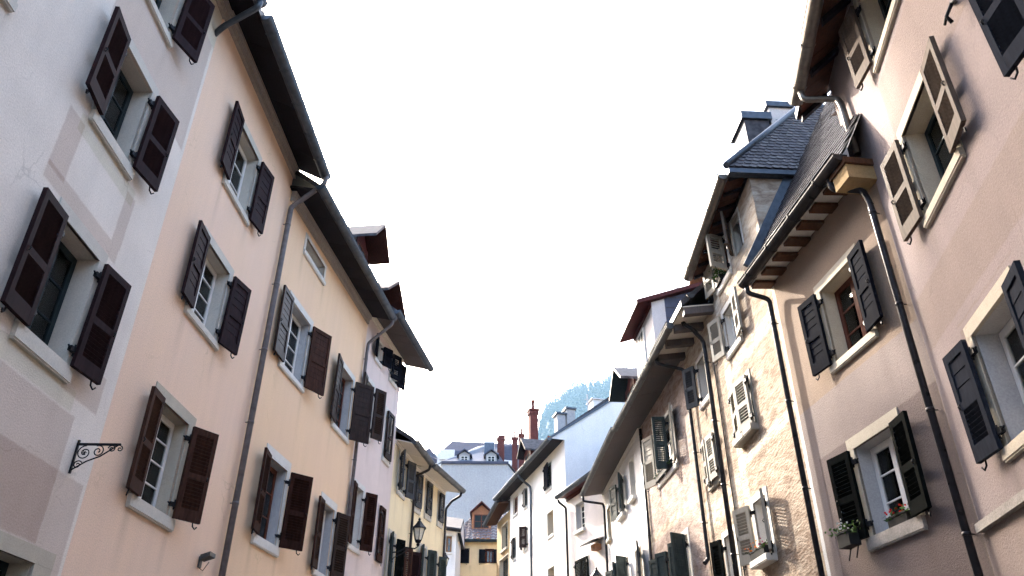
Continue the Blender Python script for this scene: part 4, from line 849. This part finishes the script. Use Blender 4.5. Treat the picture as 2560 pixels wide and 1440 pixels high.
for c, r0, tn, a0, sg in (((0, .11, .20), .085, 1.6, 1.5, 1), ((0, .26, .22), .07, 1.5, 2.0, -1), ((0, .07, .06), .05, 1.4, 0.5, 1), ((0, .41, .25), .045, 1.5, 3.0, -1), ((0, .50, .25), .035, 1.2, 1.6, -1)):
    scroll(b, c, r0, tn, a0, sg)
for a in range(6): b.tube([(0, .11, .20), (0, .11 + .03 * math.cos(a * 1.05), .20 + .03 * math.sin(a * 1.05))], .005, 4)
obj('scrollwork', b, 'iron', sb)

def on(h, u, y, z):
    return h.matrix_basis @ Vector((u, y, z)) if False else Matrix.Translation(h.location) @ Matrix.Rotation(h.rotation_euler.z, 4, 'Z') @ Vector((u, y, z))
# floodlight on the peach house
fl = empty('floodlight', on(h2, 3.62, 0, 3.98), h2.rotation_euler.z); fl.scale = (.75, .75, .75); tag(fl, 'small grey floodlight low on the peach house by the drainpipe', 'floodlight')
b = MB(); b.box(-.06, .06, -.04, -.002, .0, .22); b.obox((0, -.03, .18), (0, -.14, .22), .05, .05); obj('mount', b, 'zinc_light', fl)
b = MB(); b.face([(-.13, -.05, .14), (.13, -.05, .14), (.16, -.26, .22), (-.16, -.26, .22)]); b.face([(-.13, -.05, .24), (-.16, -.26, .30), (.16, -.26, .30), (.13, -.05, .24)])
b.face([(-.13, -.05, .14), (-.16, -.26, .22), (-.16, -.26, .30), (-.13, -.05, .24)]); b.face([(.13, -.05, .14), (.13, -.05, .24), (.16, -.26, .30), (.16, -.26, .22)]); b.face([(-.16, -.26, .22), (.16, -.26, .22), (.16, -.26, .30), (-.16, -.26, .30)])
obj('head', b, 'zinc_light', fl)
b = MB(); b.tube([(0, -.02, .0), (.02, -.10, -.06), (.03, -.20, .12)], .008, 5); obj('cable', b, 'iron', fl)

# iron arm on the lilac house
ia = empty('iron_arm', on(r1, 3.25, 0, 7.75), r1.rotation_euler.z); tag(ia, 'forked black iron arm on the lilac house beside the blue grey shutter', 'bracket')
b = MB(); b.tube([(-.05, -.01, .30), (.10, -.10, .16), (.34, -.12, .02), (.52, -.10, -.05)], .028, 7); b.tube([(.10, -.10, .16), (.02, -.16, .05), (.0, -.12, -.02)], .020, 6); b.tube([(.34, -.12, .02), (.30, -.04, -.10)], .018, 6); b.tube([(.02, -.16, .05), (-.06, -.16, .02)], .016, 6)
obj('arm', b, 'iron', ia)

# little canopy on the small rose house
hd = empty('wall_canopy', on(r6, 2.95, 0, 7.75), r6.rotation_euler.z); tag(hd, 'tiny tiled wall canopy above the lantern on the small rose house', 'canopy')
b = MB(); b.face([(-.5, -.55, .22), (.5, -.55, .22), (.42, -.002, .42), (-.42, -.002, .42)]); b.face([(-.5, -.55, .18), (-.42, -.002, .38), (.42, -.002, .38), (.5, -.55, .18)]); b.face([(-.5, -.55, .18), (.5, -.55, .18), (.5, -.55, .22), (-.5, -.55, .22)]); obj('canopy_roof', b, 'soffit_dark', hd)
b = MB(); b.box(-.2, .2, -.25, -.002, 0, .2); obj('canopy_box', b, 'orange_wood', hd)

# flower troughs
def flowers(name, loc, rz, w, label, cols, n=40, d=.17, h=.15, spread=.1, up=.22):
    t = empty(name, loc, rz); tag(t, label, 'flower box', 'flower boxes on the sills')
    b = MB(); b.box(-w / 2, w / 2, -d / 2, d / 2, 0, h); b.box(-w / 2 - .01, w / 2 + .01, -d / 2 - .01, d / 2 + .01, h - .025, h - .001); obj('trough', b, 'pot', t)
    b = MB()
    for _ in range(n * 5):
        c = Vector((random.uniform(-w / 2 - spread, w / 2 + spread), random.gauss(0, d * .4) - .02, h + abs(random.gauss(0, up * .6)) - .05)); s_ = random.uniform(.015, .042)
        a = Vector((random.gauss(0, 1), random.gauss(0, 1), random.gauss(0, 1))).normalized(); e = a.orthogonal().normalized(); f = a.cross(e)
        b.face([c - e * s_, c + f * s_ * .6, c + e * s_, c - f * s_ * .6])
    obj('leaves', b, 'leaf', t)
    for ci, cn in enumerate(cols):
        b = MB()
        for _ in range(n):
            x = random.uniform(-w / 2, w / 2) * .9
            if len(cols) > 1: x = (ci + .5) / len(cols) * w - w / 2 + random.uniform(-.5, .5) * w / len(cols)
            c = Vector((x, random.gauss(0, d * .35) - .04, h + abs(random.gauss(up * .5, up * .35))))
            for k in range(3):
                a = Vector((random.gauss(0, 1), random.gauss(0, 1), random.gauss(0, 1))).normalized(); e = a.orthogonal().normalized() * .017; f = a.cross(e)
                b.face([c - e, c + f, c + e, c - f])
        obj('flowers', b, cn, t)
    return t
flowers('flower_box', on(r2, 1.95, .10, 3.975), r2.rotation_euler.z, .42, 'dark trough of red flowers on the sill beside the white window', ['flower_red'], 16, up=.09, spread=.05)
fb = flowers('flower_box', on(r2, 1.10, -.19, 3.90), r2.rotation_euler.z, .30, 'hanging dark trough of white flowers in front of the black shutter', ['flower_white'], 18, d=.16, h=.2, up=.12)
b = MB()
for x in (-.1, .1): b.tube([(x, .09, .1), (x, .05, -.02), (x, .0, -.16)], .010, 5)
obj('hanger', b, 'iron', fb)
flowers('flower_box', on(r3, .72, -.09, 4.43), r3.rotation_euler.z, .7, 'trough of orange and magenta flowers on the lowest ochre house sill', ['flower_orange', 'flower_pink'], 16, up=.11)
flowers('flower_box', on(r3, .66, -.02, 10.03), r3.rotation_euler.z, .34, 'bushy green plant on the top sill of the ochre house', ['leaf'], 40, up=.36, spread=.06)
flowers('flower_box', on(r4, 2.35, -.06, 7.67), r4.rotation_euler.z, 1.3, 'long trough of trailing green plants and white flowers under the wide window', ['flower_white'], 30, up=.14, d=.14)

# ------------------------------------------------------------------ wooded hill
b = MB(); prof = [(-40, 16), (-12, 18.2), (-4, 18.7), (0, 19.1), (1.8, 18.7), (2.1, 19.6), (2.4, 20.9), (3, 21.9), (4, 22.3), (5.2, 22.9), (8.1, 23.4), (15, 25), (30, 26), (50, 20)]
def hz(a):
    for (a0, z0), (a1, z1) in zip(prof, prof[1:]):
        if a0 <= a <= a1: return 1700 * math.tan(R(lerp(z0, z1, (a - a0) / (a1 - a0))))
def hp(a, D, f): return (D * math.sin(R(a)), D * math.cos(R(a)), hz(a) * f)
aa = [-40 + i * .5 for i in range(80)] + [i * .3 for i in range(50)] + [15 + i for i in range(36)]; RG = ((900, -.01), (1150, .35), (1500, .84), (1700, 1), (2100, .98))
for a0, a1 in zip(aa, aa[1:]):
    for (D0, f0), (D1, f1) in zip(RG, RG[1:]):
        b.face([hp(a0, D0, f0), hp(a1, D0, f0), hp(a1, D1, f1), hp(a0, D1, f1)], 0, True)
tag(obj('hill', b, 'hill'), kind='structure')
b = MB(); rnd = random.Random(5)
for k in range(2300):
    a = rnd.uniform(1.9, 11) if k > 2 else (-.30, -.12, .05)[k]; D = rnd.uniform(1120, 1700) if k > 2 else 1690
    f = next(lerp(f0, f1, (D - D0) / (D1 - D0)) for (D0, f0), (D1, f1) in zip(RG, RG[1:]) if D0 <= D <= D1)
    x, y, z = hp(a, D, f); H = rnd.uniform(16, 36) * (1.5 if rnd.random() < .2 else .9); w = H * rnd.uniform(.16, .27); z -= 2
    if k <= 2: H = (13, 24, 12)[k]
    elif k < 130: D = 1690; x, y, z = hp(a, D, 1); H = rnd.uniform(22, 70); w = H * rnd.uniform(.13, .2); z -= 4
    for j in range(34):
        t = rnd.random() ** .8; rr = w * (1 - t) + .5; an_ = rnd.uniform(0, 6.283); s_ = rnd.uniform(1.5, 3.6) * (1.25 - t)
        c = Vector((x + rr * math.cos(an_) * rnd.uniform(.4, 1.1), y + rr * math.sin(an_) * .7, z + H * t))
        e = Vector((math.cos(an_), math.sin(an_), -.35)) * s_ * 1.2; f2 = Vector((rnd.gauss(0, .5), rnd.gauss(0, .5), rnd.uniform(.4, 1))) * s_
        b.face([c - e, c - f2 * .6, c + e, c + f2])
tag(obj('far_forest', b, 'conifer'), kind='stuff')
# unseen hill and trees added behind the left houses to shade the right fronts
sh_ = Vector((math.sin(R(SUN_AZ)), math.cos(R(SUN_AZ)), 0)); lw_ = Vector((math.cos(R(SUN_AZ)), -math.sin(R(SUN_AZ)), 0)); te_ = math.tan(R(SUN_EL))
b = MB(); N_ = 24
def mound(i, j):
    t = i / N_; a = 2 * math.pi * j / 40; r = 58 * t; p = sh_ * 98 + lw_ * -32 + Vector((r * math.cos(a), r * math.sin(a), 0)); return (p.x, p.y, 40 * (1 - t * t) ** 1.3 - .3)
for i in range(N_):
    for j in range(40):
        b.face([mound(i, j), mound(i, j + 1), mound(i + 1, j + 1), mound(i + 1, j)], 0, True)
tag(obj('shade_hill', b, 'hill'), kind='structure')
b = MB(); rnd = random.Random(8)
# (lateral position, height of the shade it throws on the street front, crown half width, density)
SHADE_WOODS = [(-3, 15, 4, 1400), (1.5, 14, 3.2, 1500), (4.2, 13, 2.2, 1300), (6.0, 11.6, 1.7, 900), (7.2, 10.6, 1.0, 380), (8.1, 7.6, .7, 240), (8.9, 5.8, .8, 380), (9.8, 5.2, .7, 240), (10.6, 4.2, .5, 90), (11.7, 4.6, .5, 260), (12.6, 5.8, .6, 520), (13.4, 6.5, .6, 620), (14.2, 7.0, .5, 420)]
AL = [(-9, -3), (4, 0), (6.5, 2.1), (8.46, 4.8), (9.76, 7.9), (11.07, 10.5), (12.2, 12.9), (14.2, 17.2), (20, 30)]
along = lambda q: next(lerp(a0, a1, (q - l0) / (l1 - l0)) for (l0, a0), (l1, a1) in zip(AL, AL[1:]) if l0 <= q <= l1)
for lat, ztop, hw_, n in SHADE_WOODS:
    D = 84 + rnd.uniform(-4, 4); base = sh_ * D + lw_ * lat; zt = ztop + (D - along(lat)) * te_; H = 17
    for j in range(n):
        t = rnd.random(); an_ = rnd.uniform(0, 6.283); rr = hw_ * math.sqrt(rnd.random()) * (1.15 - .75 * t ** 2)
        c = base + Vector((rr * math.cos(an_), rr * math.sin(an_), zt - H * (1 - t))); s_ = rnd.uniform(.18, .5)
        e = Vector((rnd.gauss(0, 1), rnd.gauss(0, 1), rnd.gauss(0, 1))).normalized(); f2 = e.orthogonal().normalized()
        b.face([c - e * s_, c + f2 * s_ * .8, c + e * s_, c - f2 * s_ * .8])
    b.tube([base + Vector((0, 0, 8)), base + Vector((0, 0, zt - 3))], .3, 6, 0, True, [.6, .12])
tag(obj('shade_wood', b, 'conifer'), kind='stuff')
# ------------------------------------------------------------------ air
hm = bpy.data.materials.new('haze'); hm.use_nodes = True; hn = hm.node_tree.nodes; hn.remove(hn['Principled BSDF'])
pv = hn.new('ShaderNodeVolumePrincipled'); pv.inputs['Color'].default_value = (.42, .70, 1.0, 1); pv.inputs['Density'].default_value = 0.00015; pv.inputs['Anisotropy'].default_value = 0.0
hm.node_tree.links.new(pv.outputs[0], hn['Material Output'].inputs['Volume']); M['haze'] = hm
b = MB(); b.box(-1500, 1700, -200, 2300, -8, 960); tag(obj('haze', b, 'haze'), kind='stuff')
